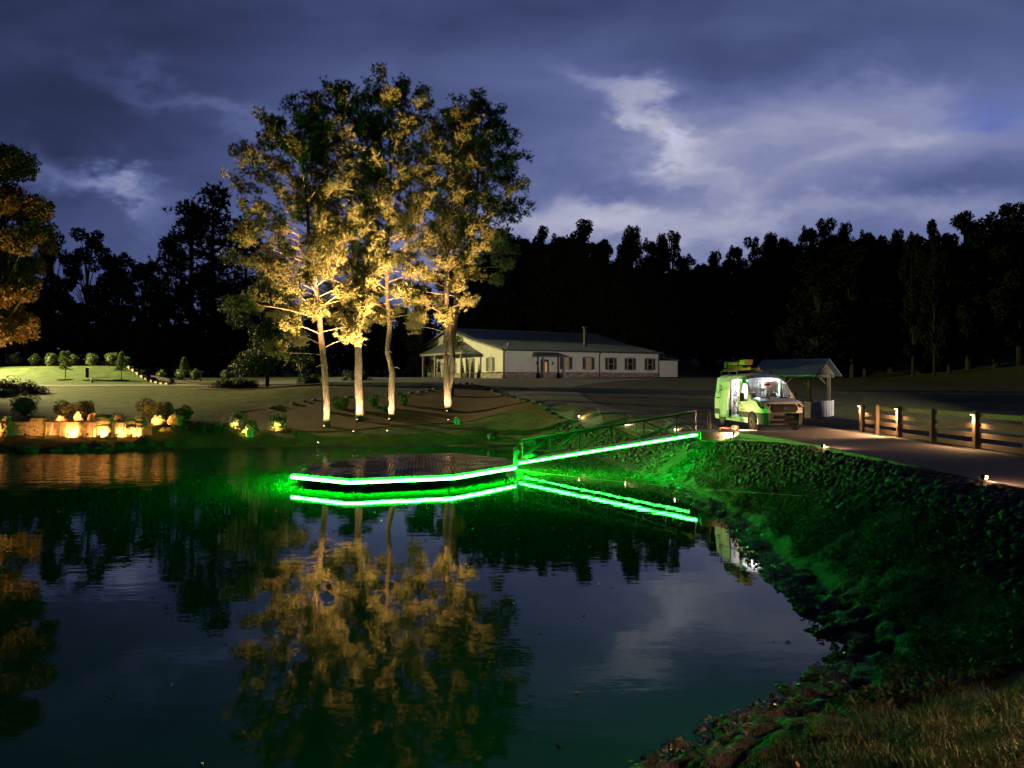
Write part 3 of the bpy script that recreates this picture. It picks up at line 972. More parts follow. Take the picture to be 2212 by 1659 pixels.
# abutment slab on the bank
MB().box((8.95, 33.9, 1.86), (1.3, 1.9, 0.34), Matrix.Rotation(R(-10), 3, 'Z')).build('landing_slab', MT['concrete'])
tag(bpy.data.objects['landing_slab'], 'concrete landing slab at the upper end of the gangway', 'slab')
fl = empty('flood_lamp', (8.62, 33.35, 1.72), 0, 'small green-lit lamp on a bracket at the gangway top', 'lamp')
MB().tube([(0, 0, -0.1), (0, 0, 0.22), (0.03, -0.03, 0.27), (0.07, -0.05, 0.22)], 0.015, 6).build('bracket', MT['alu'], fl)
MB().lathe((0.07, -0.06, 0.12), [(0.03, 0), (0.07, 0.02), (0.08, 0.08), (0.03, 0.11)], 12).build('lamp_head', M('green_lamp_head', (0.6, 0.8, 0.7), 0.4, emit=((0.03, 1.0, 0.2), 6.0)), fl, smooth=True)
# rope from the dock post to the bank
a, b = Vector((0.2, 34.5, 0.25)), Vector((8.3, 21.0, 1.1))
pr = [a.lerp(b, t / 16) - Vector((0, 0, 0.35 * 4 * (t / 16) * (1 - t / 16) * 0.25)) for t in range(17)]
tag(MB().tube(pr, 0.012, 5).build('mooring_rope', MT['twine']), 'thin mooring rope from the dock post to the stony bank', 'rope')
# crumpled cloth lying on the gangway foot
c0 = GA + gp(0.6, 0.35, 0.05)
rg = np.random.default_rng(4)
def lump(cx, cy, cz, r, seed, n=10, m=7, amp=0.25):
    rg = np.random.default_rng(seed)
    b = MB()
    vs = []
    for i in range(m + 1):
        ph = math.pi * i / m
        for k in range(n):
            t = 2 * math.pi * k / n
            d = np.array([math.sin(ph) * math.cos(t), math.sin(ph) * math.sin(t), math.cos(ph)])
            j = 1 + amp * (float(fbm(d[0] * 2.1 + seed, d[1] * 2.1 + d[2] * 1.7, seed)) * 3) if 0 < i < m else 1
            vs.append((cx + d[0] * r[0] * j, cy + d[1] * r[1] * j, cz + d[2] * r[2] * j))
    fs = []
    for i in range(m):
        for k in range(n):
            k2 = (k + 1) % n
            fs.append((i * n + k, (i + 1) * n + k, (i + 1) * n + k2, i * n + k2))
    b.add(vs, fs)
    return b
tag(lump(c0.x, c0.y, c0.z + 0.10, (0.28, 0.18, 0.14), 5, 14, 9, 0.5).build('crumpled_cloth', MT['trim'], smooth=True), 'small crumpled pale cloth on the gangway foot', 'cloth')

# ------------------------------------------------------------------ white house
HA = R(32)
house = empty('house', (-1.1, 92.0, 4.5), HA, 'long white-sided house with blue metal roof and stone base', 'house')
HL, HWD = 25.0, 27.8
G = [(0, 3.45), (7.1, 4.75), (13.9, 6.5), (20.8, 4.65), (27.8, 3.0)]       # gable profile (t, z)
th = 0.25
# gable wall facing left and far gable, long walls
MB().prism([(0, 0, 0.75)] + [(0, t, z) for t, z in G] + [(0, HWD, 0.55)], (th, 0, 0)).build('gable_wall', MT['white_wall'], house)
MB().prism([(HL - th, 0, 0.75)] + [(HL - th, t, z) for t, z in G] + [(HL - th, HWD, 0.55)], (th, 0, 0)).build('gable_wall', MT['white_wall'], house)
MB().span((th, 0, 0.75), (HL - th, th, 3.45)).build('long_wall', MT['white_wall'], house)
MB().span((th, HWD - th, 0.55), (HL - th, HWD, 3.0)).build('long_wall', MT['white_wall'], house)
MB().span((-0.10, -0.10, -1.0), (HL + 0.1, 0.22, 0.76)).build('stone_base', MT['ledge'], house)
MB().span((-0.10, 0.23, -1.2), (0.22, HWD + 0.1, 0.62)).build('stone_base', MT['ledge'], house)
roof = empty('roof', (0, 0, 0)); roof.parent = house
Gp = [(-0.45, 3.38), (7.1, 4.87), (13.9, 6.62), (20.8, 4.77), (28.25, 2.95)]
for i in range(4):
    (t0, z0), (t1, z1) = Gp[i], Gp[i + 1]
    MB().prism([(-0.4, t0, z0), (-0.4, t1, z1), (-0.4, t1, z1 + 0.10), (-0.4, t0, z0 + 0.10)], (HL + 0.8, 0, 0)).build('roof_slope', MT['roofmetal'], roof)
    if i < 2:
        ribs = MB()
        for k in range(1, 44):
            x = -0.4 + k * 0.6
            if x > HL + 0.3: break
            ribs.prism([(x, t0, z0 + 0.10), (x, t1, z1 + 0.10), (x, t1, z1 + 0.14), (x, t0, z0 + 0.14)], (0.04, 0, 0))
        tag(ribs.build('standing_seam', MT['roofmetal'], roof), kind='stuff')
    MB().prism([(-0.46, t0, z0 - 0.12), (-0.46, t1, z1 - 0.12), (-0.46, t1, z1 + 0.08), (-0.46, t0, z0 + 0.08)], (0.05, 0, 0)).build('barge_board', MT['trim'], roof)
MB().box((HL / 2, 13.9, 6.74), (HL + 0.8, 0.3, 0.05)).build('ridge_cap', MT['roofmetal'], roof)
MB().span((-0.4, -0.58, 3.28), (HL + 0.4, -0.46, 3.42)).build('gutter', MT['shutter'], house)
for x in (0.10, 14.6, HL - 0.12):
    MB().tube([(x, -0.5, 3.3), (x, -0.2, 3.1), (x, -0.16, 2.9), (x, -0.16, -0.1)], 0.06, 8).build('downspout', MT['shutter'], house)
# flue, vent, dish on the roof
flue = MB().span((14.6, 3.0, 3.8), (14.95, 3.35, 6.7)).build('flue', MT['black'], house)
MB().span((14.5, 2.9, 6.7), (15.05, 3.45, 6.85)).build('flue_cap', MT['black'], flue)
MB().tube([(1.9, 2.0, 3.7), (1.9, 2.0, 4.35)], 0.07, 8).build('vent_pipe', MT['whitewood'], house)
dish = MB().tube([(0.35, 0.2, 3.5), (0.4, 0.1, 4.05)], 0.03, 6).build('dish_mast', MT['trim'], house)
MB().lathe((0.4, -0.02, 3.95), [(0.05, 0), (0.22, 0.05), (0.27, 0.12)], 12).build('satellite_dish', MT['trim'], dish)

def window(parent, origin, ax, nrm, w, h, lit=None, shut=True, sw=0.42):
    """origin = centre of the sill on the wall face; ax = along wall, nrm = outward"""
    o = Vector(origin); ax = Vector(ax); nrm = Vector(nrm); up = Vector((0, 0, 1))
    fr = MB()
    def bx(c, a, b, dpt, mb):
        m = Matrix((ax, nrm, up)).transposed()
        mb.box(c, (a, dpt, b), m)
    t = 0.10
    bx(o + nrm * 0.03 + up * (h - t / 2 + 0.04), w + 0.2, t + 0.08, 0.07, fr)
    bx(o + nrm * 0.03 + up * (t / 2 - 0.03), w + 0.2, t, 0.09, fr)
    for s in (-1, 1):
        bx(o + nrm * 0.03 + ax * s * (w / 2 - t / 2) + up * (h / 2), t, h, 0.06, fr)
    bx(o + nrm * 0.025 + up * (h * 0.5), w - 0.1, 0.06, 0.05, fr)
    wo = fr.build('window', MT['trimlight'], parent)
    p = MB()
    bx(o + nrm * 0.005 + up * (h / 2), w - 0.16, h - 0.16, 0.02, p)
    p.build('pane', lit or MT['glass_house'], wo)
    if shut:
        for s in (-1, 1):
            sh = MB()
            bx(o + nrm * 0.02 + ax * s * (w / 2 + sw / 2 + 0.06) + up * (h / 2 + 0.02), sw, h * 0.95, 0.05, sh)
            for q in (0.27, 0.73):
                bx(o + nrm * 0.05 + ax * s * (w / 2 + sw / 2 + 0.06) + up * (h * q), sw * 0.72, h * 0.34, 0.02, sh)
            sh.build('shutter', MT['shutter'], wo)
    return wo
MT['trimlight'] = M('window_trim', (0.27, 0.26, 0.22), 0.6)
MT['mottled_pane'] = M('warm_pane', (0.5, 0.35, 0.2), 0.6, var=(2.5, 0.9, (0.2, 0.25, 0.12)), emit=((0.9, 0.55, 0.25), 0.05))  # mottled warm pane with faint emission
MT['doorglow'] = M('lit_door_glass', (0.5, 0.3, 0.2), 0.3, emit=((1.0, 0.45, 0.22), 0.28))
MT['mottled_pane2'] = M('pale_blind', (0.42, 0.42, 0.30), 0.4, var=(2.0, 0.9, (0.10, 0.11, 0.08)))
for s, lit in ((9.34, MT['mottled_pane']), (12.9, MT['mottled_pane']), (16.6, None), (19.9, None), (23.4, None)):
    window(house, (s, 0, 1.05), (1, 0, 0), (0, -1, 0), 0.95, 1.65, lit)
for t, z in ((2.93, 0.80), (7.9, 0.80), (19.1, 0.70), (24.5, 0.62)):
    window(house, (0, t, z), (0, -1, 0), (-1, 0, 0), 1.05, 1.75, MT['mottled_pane2'])
# entrance doors under the front porch
for t in (12.6, 15.2):
    dr = MB().span((-0.06, t - 0.75, -0.5), (0.02, t + 0.75, 2.1)).build('door', MT['trim'], house)
    b = MB()
    b.bar((-0.08, t - 0.65, -0.4), (-0.08, t + 0.65, 1.1), 0.1, 0.03, up=(1, 0, 0)); b.bar((-0.085, t + 0.65, -0.4), (-0.085, t - 0.65, 1.1), 0.1, 0.03, up=(1, 0, 0))
    b.build('cross_brace', MT['shutter'], dr)
    MB().span((-0.075, t - 0.6, 1.25), (-0.065, t + 0.6, 2.0)).build('door_pane', MT['mottled_pane2'], dr)
# front porch: hip roof on four posts
porch = empty('front_porch', (0, 0, 0)); porch.parent = house
pz0, pz1 = 3.30, 4.75
e0, e1 = (-2.35, 5.9), (-2.35, 18.3)
rf = MB()
rf.add([(-2.4, 5.9, pz0), (-2.4, 18.3, pz0), (-0.02, 18.3, pz0), (-0.02, 5.9, pz0), (-0.02, 9.5, pz1), (-0.02, 14.6, pz1), (-0.6, 9.9, pz1 - 0.02), (-0.6, 14.2, pz1 - 0.02)],
       [(0, 1, 7, 6), (1, 2, 5, 7), (3, 0, 6, 4), (6, 7, 5, 4), (0, 3, 2, 1)])
rf.build('porch_roof', MT['roofmetal'], porch)
b = MB(); b.span((-2.36, 6.0, pz0 - 0.26), (-2.2, 18.2, pz0 - 0.01)); b.build('porch_beam', MT['trim'], porch)
b = MB(); b.span((-2.2, 6.02, pz0 - 0.26), (-0.02, 6.18, pz0 - 0.01)); b.build('porch_beam', MT['trim'], porch)
b = MB(); b.span((-2.2, 18.02, pz0 - 0.26), (-0.02, 18.18, pz0 - 0.01)); b.build('porch_beam', MT['trim'], porch)
for t in (6.5, 10.2, 13.8, 17.5):
    MB().span((-2.28 , t - 0.11, -0.6), (-2.06, t + 0.11, pz0 - 0.26)).build('porch_post', MT['trim'], porch)
# side entrance with a shed canopy
side = empty('side_porch', (0, 0, 0)); side.parent = house
MB().add([(4.1, -1.9, 2.72), (8.3, -1.9, 2.72), (8.0, -0.02, 3.22), (4.4, -0.02, 3.22), (4.1, -1.9, 2.60), (8.3, -1.9, 2.60), (8.3, -0.02, 2.60), (4.1, -0.02, 2.60)],
         [(0, 1, 2, 3), (0, 4, 5, 1), (0, 3, 7, 4), (1, 5, 6, 2), (4, 7, 6, 5)]).build('canopy', MT['roofmetal'], side)
for x in (4.75, 7.75):
    MB().span((x - 0.1, -1.75, 0.5), (x + 0.1, -1.55, 2.6)).build('porch_post', MT['trim'], side)
    MB().span((x - 0.25, -1.92, -0.3), (x + 0.25, -1.42, 0.6)).build('post_base', MT['ledge'], side)
dr = MB().span((5.45, -0.06, -0.1), (6.65, 0.02, 2.3)).build('door', MT['shutter'], house)
MB().span((6.05, -0.075, 0.35), (6.38, -0.065, 2.0)).build('door_pane', MT['doorglow'], dr)
for x in (4.85, 7.2):
    w_ = MB().tube([(x, -0.02, 1.95), (x, -0.18, 2.05), (x, -0.18, 1.95)], 0.02, 6).build('wall_lantern', MT['black'], house)
    MB().lathe((x, -0.18, 1.68), [(0.05, 0), (0.09, 0.05), (0.10, 0.2), (0.04, 0.27)], 8).build('lantern_body', MT['black'], w_)
# lean-to annex at the far end
an = MB().span((HL + 0.05, 1.0, -0.4), (HL + 4.5, 8.0, 2.45)).build('annex_wall', MT['white_wall'], house)
MB().prism([(HL + 0.42, 0.7, 2.95), (HL + 4.8, 0.7, 2.46), (HL + 4.8, 0.7, 2.56), (HL + 0.42, 0.7, 3.05)], (0, 7.6, 0)).build('annex_roof', MT['roofmetal'], an)

def hw(s, t, z):
    """house frame to world"""
    return house.matrix_basis @ Vector((s, t, z))
# spiral topiaries in white planters by the porch
for k, (s, t, lab) in enumerate(((-0.75, 8.9, 'right of the front doors'), (-0.75, 18.4, 'left end of the porch'), (-2.9, 11.3, 'beside the front doors'), (-0.75, 6.2, 'by the porch corner window'))):
    p = hw(s, t, 0)
    zz = tz(p.x, p.y) + 0.03
    tp = empty('topiary', (p.x, p.y, zz), 0, 'dark spiral topiary in a planter ' + lab, 'topiary', 'porch topiaries')
    MB().span((-0.28, -0.28, 0), (0.28, 0.28, 0.7)).build('planter', MT['whitewood'], tp, bevel=0.02)
    pts, rad = [], []
    for i in range(40):
        f_ = i / 39
        r_ = 0.20 * (1 - 0.7 * f_)
        pts.append((r_ * math.cos(f_ * 22), r_ * math.sin(f_ * 22), 0.75 + 1.35 * f_)); rad.append(0.15 * (1 - 0.6 * f_))
    MB().tube(pts, rad, 7).build('spiral', MT['bush_dark'], tp, smooth=True)

# ------------------------------------------------------------------ pavilion behind the van
pav = empty('pavilion', (14.75, 46.5, tz(17.5, 46)), R(-40), 'dark timber pavilion with metal roof behind the van', 'pavilion')
pav.scale = (0.92, 0.92, 0.90)
PL, PW = 3.6, 4.5
for x in (0.25, PL - 0.25):
    for y in (0.3, PW - 0.3):
        MB().span((x - 0.09, y - 0.09, -0.4), (x + 0.09, y + 0.09, 2.55)).build('post', MT['darkwood'], pav)
        sx = 1 if x < 1 else -1
        MB().bar((x, y, 1.95), (x + sx * 0.6, y, 2.52), 0.08, 0.1).build('brace', MT['darkwood'], pav)
for y in (0.3, PW - 0.3):
    MB().span((-0.05, y - 0.1, 2.55), (PL + 0.05, y + 0.1, 2.75)).build('beam', MT['darkwood'], pav)
MB().span((PL - 0.35, 0.41, 2.56), (PL - 0.17, PW - 0.41, 2.74)).build('beam', MT['darkwood'], pav)
PM = PW / 2
MB().prism([(-0.4, -0.35, 2.62), (-0.4, PM, 3.72), (-0.4, PM, 3.80), (-0.4, -0.35, 2.70)], (PL + 0.8, 0, 0)).build('roof_slope', MT['roofmetal'], pav)
MB().prism([(-0.4, PW + 0.35, 2.62), (-0.4, PM, 3.72), (-0.4, PM, 3.80), (-0.4, PW + 0.35, 2.70)], (PL + 0.8, 0, 0)).build('roof_slope', MT['roofmetal'], pav)
MB().prism([(PL + 0.05, 0.3, 2.77), (PL + 0.05, PM, 3.60), (PL + 0.05, PW - 0.3, 2.77)], (0.06, 0, 0)).build('gable_board', MT['darkwood'], pav)
MB().span((0.3, 0.25, 1.0), (PL, 0.35, 1.10)).build('rail', MT['darkwood'], pav)
for k in range(8):
    y = 0.15 + k * 0.53
    MB().span((PL + 0.02, y, -0.5 + 0.05 * (k % 3)), (PL + 0.06, y + 0.39, 0.98 + 0.02 * (k % 2))).build('plank', MT['whitewood'], pav)
for k in range(2):
    x = PL - 0.45 - k * 0.5
    MB().span((x, 0.10, -0.4), (x + 0.38, 0.14, 0.98)).build('plank', MT['whitewood'], pav)
MB().span((PL - 0.03, 0.2, -0.5), (PL + 0.01, PW - 0.2, 0.97)).build('backing', MT['black'], pav)

# ------------------------------------------------------------------ post-and-board fence along the road
FX = 15.25
fence = empty('fence', (FX, 20, 2.0), 0, 'four-board timber fence along the far side of the road', 'fence')
fz = lambda y: tz(FX, y)
ypost = [33.3, 31.9, 30.1, 27.7, 25.1, 22.6, 20.1, 17.6]
for y in ypost:
    MB().span((-0.16, y - 20 - 0.08, -0.35), (-0.02, y - 20 + 0.08, 1.26)).build('post', MT['fencewood'], fence, bevel=0.01)
rf_ = random.Random(5)
for i in range(len(ypost) - 1):
    y0, y1 = ypost[i] - 20, ypost[i + 1] - 20
    for z in (0.16, 0.48, 0.80, 1.12):
        dzz = rf_.uniform(-0.015, 0.015)
        MB().bar((0.0, y0 - 0.004, z + dzz), (0.0, y1 + 0.004, z + rf_.uniform(-0.015, 0.015)), 0.03, 0.165).build('board', MT['fencewood'], fence)
for i, lab in ((0, 'at the far end of the fence'), (2, 'on the fence post nearest the van'), (4, 'on the nearer lit fence post')):
    y = ypost[i]
    lp = empty('post_lamp', (FX - 0.165, y, 3.16), 0, 'small warm downlight ' + lab, 'lamp', 'fence post downlights')
    MB().box((-0.04, 0, 0.03), (0.10, 0.12, 0.05)).build('hood', MT['bronze'], lp, bevel=0.01)
    MB().box((-0.045, 0, -0.005), (0.07, 0.09, 0.03)).build('bulb', MT['lampglow_soft'], lp)
    spot('beam', lp, (-0.09, 0, -0.03), (-0.9, 0.75, -1) if i == 2 else (-0.30, 0, -1), 800 if i == 2 else 120, 150, (1.0, 0.58, 0.28), 0.5, 0.03)
    spot('beam', lp, (-0.075, 0, -0.03), (0.06, 0.0, -1), 150, 150, (1.0, 0.55, 0.24), 0.7, 0.03)

# ------------------------------------------------------------------ path lamps along the pond edge
def path_lamp(x, y, label, aim=(1.0, 0.0), power=60, lift=0.0):
    z = tz(x, y) + 0.05 + lift
    lp = empty('path_lamp', (x, y, z), math.atan2(aim[1], aim[0]), label, 'lamp', 'path lamps on the pond side of the road')
    MB().tube([(0, 0, -0.2 - lift), (0, 0, 0.14)], 0.014, 6).build('stake', MT['bronze'], lp)
    MB().tube([(-0.05, 0, 0.17), (0.0, 0, 0.17), (0.05, 0, 0.16)], [0.03, 0.05, 0.055], 10).build('housing', MT['bronze'], lp, smooth=True)
    MB().lathe((0.055, 0, 0.115), [(0.02, 0), (0.055, 0.02), (0.055, 0.07), (0.02, 0.09)], 10).build('lens', MT['lampglow'], lp, smooth=True)
    spot('beam', lp, (0.12, 0, 0.20), (4, 0, 0.0), power, 150, (1.0, 0.55, 0.32), 0.8, 0.04)
    return lp
path_lamp(4.15, 48.3, 'path lamp on the stone bank nearest the white house', (0.9, -0.3), 60)
path_lamp(6.45, 44.2, 'path lamp behind the middle of the gangway', (0.9, 0.2), 60)
path_lamp(8.15, 38.8, 'path lamp glowing through the upper gangway rail', (0.9, 0.2), 60)
path_lamp(9.35, 32.4, 'path lamp at the road edge beside the tools and van', (0.16, 0.98), 480)
path_lamp(9.93, 24.6, 'path lamp halfway along the stony road edge', (0.85, 0.5), 140)
path_lamp(9.93, 16.2, 'nearest path lamp on the road edge at right', (1, 0.1), 100)
path_lamp(6.7, 5.7, 'path lamp in the near grass beyond the right margin', (-0.9, 0.1), 1200, 0.5)

# ------------------------------------------------------------------ woodland and single background trees
def broadleaf_mesh(seed, n_leaf=9200, leaf=0.42, tall=1.0, gaps=0.6):
    """unit tree about 20 m high, returned as (trunk mesh, crown mesh)"""
    rng = np.random.default_rng(seed)
    tb = MB()
    tb.tube([(0, 0, -1.0), (0.1, 0, 4), (0.0, 0.2, 9), (0.1, 0.1, 15)], [0.42, 0.32, 0.22, 0.06], 7)
    cl = []
    for k in range(52):
        h = rng.uniform(2.0, 19.2)
        f_ = max(0.05, (h - 0.5) / 19.2)
        rad = float(np.interp(h, [1, 5, 10, 14, 17, 19.5], [3.0, 4.2, 4.8, 4.2, 3.0, 1.3])) * tall * rng.uniform(0.75, 1.2)
        a = rng.uniform(0, 6.28); r_ = rad * rng.uniform(0.35, 1.0)
        c = np.array([r_ * math.cos(a), r_ * math.sin(a), h])
        s = rng.uniform(0.6, 1.5)
        cl.append((c, (s, s, s * 0.85)))
        tb.tube([(0.05, 0.1, h * 0.62), c * 0.55 + np.array([0, 0, h * 0.36]), c], [0.10, 0.06, 0.02], 4, caps=False)
    pts = blob_points(n_leaf, cl, rng, 0.3)
    v = leaf_tris(pts, leaf, rng)
    return tb.mesh('trunk'), mesh_np('crown', v, np.arange(len(v)).reshape(-1, 3))
def bgpine_mesh(seed, n=900):
    rng = np.random.default_rng(seed)
    tb = MB()
    tb.tube([(0, 0, -1.0), (0.1, 0, 8), (0.0, 0.1, 19.5)], [0.36, 0.28, 0.05], 7)
    cen = []
    for k in range(70):
        h = rng.uniform(8, 19.7)
        f_ = (h - 7.5) / 12.2
        L = 4.0 * math.sin(math.pi * min(0.97, 0.22 + 0.78 * f_)) ** 0.8 * rng.uniform(0.4, 1.05)
        a = rng.uniform(0, 6.28)
        e = np.array([L * math.cos(a), L * math.sin(a), h + 0.15 * L])
        tb.tube([(0, 0, h - 0.2 * L), e * 0.6 + np.array([0, 0, (h - 0.1 * L) * 0.4]), e], [0.06, 0.045, 0.02], 4, caps=False)
        for j in range(9):
            cen.append(e + rng.normal(size=3) * np.array([0.6, 0.6, 0.32]) - np.array([e[0], e[1], 0]) * 0.25 * rng.random())
    cen = np.array(cen)
    v = needle_tufts(cen, np.tile([[0, 0, 0.6]], (len(cen), 1)), 9, 0.55, 0.17, 0.8, rng)
    return tb.mesh('trunk'), mesh_np('crown', v, np.arange(len(v)).reshape(-1, 3))
PROTO = {'b%d' % k: broadleaf_mesh(100 + k, 9000 + 500 * k, 0.46, 0.75 + 0.12 * k) for k in range(4)}
PROTO['p0'] = bgpine_mesh(200)
PROTO['p1'] = bgpine_mesh(201)
for tm, cm in PROTO.values():
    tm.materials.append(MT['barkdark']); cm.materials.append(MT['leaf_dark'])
rt = random.Random(11)
def bgtree(px, top, D, kind, label, width=1.0, group=None, height=None, lean=0.0):
    """px, top: direction of the tree top (2212-wide picture units); D: distance"""
    x = (px - 1106) / 1659 * D
    zb = tz(x, D)
    ztop = 4.3 + (820 - top) / 1659 * D
    h = height or (ztop - zb)
    if height: zb = ztop - h
    s = h / 20.0
    t = empty('pine_tree' if kind[0] == 'p' else 'broadleaf_tree', (x, D, zb), rt.uniform(0, 6.28), label, 'tree', group)
    t.scale = (s * width, s * width, s)
    tm, cm = PROTO[kind]
    obj('trunk', tm, None, t); obj('crown', cm, None, t)
    return t
bgtree(462, 402, 110, 'p0', 'tall dark pine just left of the floodlit pines', 1.05)
bgtree(415, 430, 112, 'p1', 'dark pine crowding the tall pine on its left side', 1.0)
bgtree(530, 470, 113, 'p0', 'dark pine partly hidden behind the leftmost floodlit pine', 1.1)
bgtree(365, 508, 108, 'p1', 'shorter dark pine with ragged arms left of the tall pine', 0.9)
bgtree(190, 496, 109, 'b2', 'round dark tree with sky showing through, above the lit lawn', 1.0)
bgtree(255, 540, 109, 'b1', 'lower dark tree right of the round one above the lawn', 1.1)
bgtree(115, 505, 108, 'b0', 'dark tree just behind the orange tree at left', 0.8)
bgtree(310, 560, 106, 'b3', 'low dark tree under the gap left of the pines', 1.1)
bgtree(30, 560, 100, 'b1', 'dark tree behind the orange tree at the left margin', 1.1)
SK = [(1095, 500, 'b3', .8), (1128, 505, 'b1', .7), (1165, 490, 'b2', .75), (1205, 500, 'b1', .7), (1252, 478, 'b2', 1.15), (1300, 515, 'b3', .8), (1345, 520, 'b3', .6), (1364, 492, 'b0', .62), (1402, 510, 'b1', .6),
      (1428, 508, 'b0', .55), (1452, 500, 'b2', .6), (1480, 545, 'b1', .8), (1512, 565, 'b3', .8), (1545, 545, 'b0', .6), (1585, 525, 'b1', .7), (1625, 512, 'b2', .6), (1662, 506, 'b0', .65), (1700, 508, 'b3', .6),
      (1742, 482, 'b1', .62), (1788, 470, 'b2', .7), (1826, 484, 'b0', .55), (1868, 492, 'b1', .6), (1905, 505, 'b3', .5), (1938, 498, 'b0', .5), (1972, 494, 'b1', .55), (2018, 474, 'b2', .5), (2050, 500, 'b3', .7), (2092, 458, 'b2', 1.0), (2150, 455, 'b1', 1.1), (2200, 432, 'b3', .9)]
where = ['between the forked pine and the house chimney', 'above the house roof', 'above the house roof', 'above the house roof', 'above the chimney']
seen_side = {}
ORD = ['first', 'second', 'third', 'fourth', 'fifth', 'sixth', 'seventh', 'eighth', 'ninth', 'tenth']
for i, (px, top, kd, w) in enumerate(SK):
    D = 142 + rt.uniform(-6, 10) if px < 1960 else 95 + rt.uniform(-4, 4)
    side = 'on the hill above the white house' if px < 1300 else 'on the skyline right of the house roof' if px < 1500 else 'on the skyline above the van' if px < 1720 else 'on the skyline above the pavilion' if px < 1860 else 'on the skyline above the fence' if px < 2040 else 'rising at the right margin'
    if (px, top) == (1252, 478): lab, g_ = 'broad round-crowned tree standing highest on the hill above the house', None
    elif (px, top) == (1364, 492): lab, g_ = 'slim lone tree on the skyline with sky on both sides', None
    elif (px, top) == (1788, 470): lab, g_ = 'tallest tree of the skyline above the pavilion', None
    elif (px, top) == (2018, 474): lab, g_ = 'slender tree poking above the skyline at far right', None
    else:
        n_s = seen_side[side] = seen_side.get(side, -1) + 1
        lab, g_ = '%s dark broadleaf tree from the left %s' % (ORD[n_s], side), 'skyline trees'
    bgtree(px, top, D, kd, lab, w, g_)
# the mass of the wood below the skyline
for i in range(90):
    px = 1000 + i * 14.4 + rt.uniform(-12, 12)
    D = rt.uniform(128, 140) if px < 1700 else rt.uniform(100, 132)
    top = np.interp(px, [1000, 1250, 1505, 1600, 1800, 2000, 2300], [518, 508, 580, 540, 508, 515, 475]) + rt.uniform(0, 60)
    if 880 < px < 1500 and D < 134: D = rt.uniform(134, 142)
    bgtree(px, top, D, 'b%d' % rt.randint(0, 3), 'dark tree lost in the black wood behind the house and van', 1.3, 'woodland trees behind the house')
for i in range(26):
    px = 0 + i * 36 + rt.uniform(-12, 12)
    D = rt.uniform(108, 122)
    top = np.interp(px, [0, 300, 420, 900], [590, 640, 560, 600]) + rt.uniform(0, 80)
    bgtree(px, top, D, 'b%d' % rt.randint(0, 3), 'dark tree lost in the black wood above the lit lawn', 1.3, 'woodland trees above the lawn')
# undergrowth closing the wood
rng = np.random.default_rng(77)
def belt(path, n, hmax, leaf, name, label):
    P = np.array(path, float)
    seg = np.linspace(0, 1, len(P))
    t = rng.random(n)
    x = np.interp(t, seg, P[:, 0]) + rng.normal(size=n) * 2.0
    y = np.interp(t, seg, P[:, 1]) + rng.normal(size=n) * 2.0
    hh = hmax * (0.45 + 0.55 * vnoise(x * 0.25, y * 0.25, 8)) * rng.random(n) ** 0.6
    z = terr(x, y, False) + hh
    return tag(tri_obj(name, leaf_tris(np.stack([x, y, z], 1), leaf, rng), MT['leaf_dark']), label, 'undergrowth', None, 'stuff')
belt([(-100, 110), (-60, 107), (-28, 108), (-16, 132), (30, 134), (60, 118), (110, 100)], 60000, 10, 0.6, 'undergrowth', 'black undergrowth along the foot of the wood')

# autumn tree at the left margin, lit from below
def crown_tree(name, base, H, clusters, nleaf, leaf, mat, label, seed, r0=0.35, spread=4.0):
    rng = np.random.default_rng(seed)
    z = tz(*base)
    t = empty(name, (base[0], base[1], z), 0, label, 'tree')
    tb = MB()
    tb.tube([(0, 0, -0.5), (0.1, 0, H * 0.3), (0.1, 0.1, H * 0.6), (0.2, 0, H * 0.95)], [r0, r0 * 0.75, r0 * 0.45, 0.05], 9)
    for c, r_ in clusters:
        c = np.array(c)
        s = np.array([0.1, 0, max(1.5, c[2] * 0.55)])
        m = (s + c) / 2 + np.array([0, 0, 0.6]) + rng.normal(size=3) * 0.3
        tb.tube([s, m, c], [0.12, 0.07, 0.03], 5, caps=False)
    tb.build('trunk', MT['bark'], t, smooth=True)
    tri_obj('crown', leaf_tris(blob_points(nleaf, clusters, rng, 0.15), leaf, rng), mat, t)
    return t
rng = np.random.default_rng(31)
cl = []
for k in range(110):
    h = rng.uniform(5.0, 18.3)
    rad = np.interp(h, [4.5, 6, 9, 13, 16, 18.5], [2.2, 2.9, 3.7, 4.6, 3.8, 1.8])
    a = rng.uniform(0, 6.28)
    r_ = rad * rng.uniform(0.35, 1.0)
    s = rng.uniform(0.6, 1.3)
    cl.append(((r_ * math.cos(a), r_ * math.sin(a), h), (s, s, s * 0.8)))
crown_tree('autumn_tree', (-36.8, 53.5), 17, cl, 52000, 0.26, MT['leaf_autumn'], 'orange-leaved autumn tree lit from below at the left margin', 31, 0.45)
uplight(-35.4, 47.6, (-33.0, 53.0, 12.5), 13000, 85, 'uplight under the orange autumn tree', (1.0, 0.58, 0.20), None, blend=0.8)

# tall yard lamp outside the left margin that lights the upper lawn and the gable
yl = empty('yard_lamp', (-80, 92, tz(-80, 92)), 0, 'tall pole lamp flooding the upper lawn from the left', 'lamp')
MB().tube([(0, 0, -0.5), (0, 0, 13.0)], [0.13, 0.07], 10).build('pole', MT['darkmetal'], yl, smooth=True)
MB().bar((0, 0, 12.9), (1.2, 0.0, 13.1), 0.06, 0.06).build('arm', MT['darkmetal'], yl)
hd = MB().box((1.45, 0, 13.05), (0.6, 0.35, 0.14)).build('lamp_head', MT['bronze'], yl, bevel=0.02)
MB().box((1.45, 0, 12.97), (0.45, 0.25, 0.02)).build('lens', MT['lampglow'], hd)
spot('beam', yl, (1.6, 0, 12.9), (60, -13.0, -6.5), 400000, 58, (1.0, 0.86, 0.36), 0.5, 0.15)

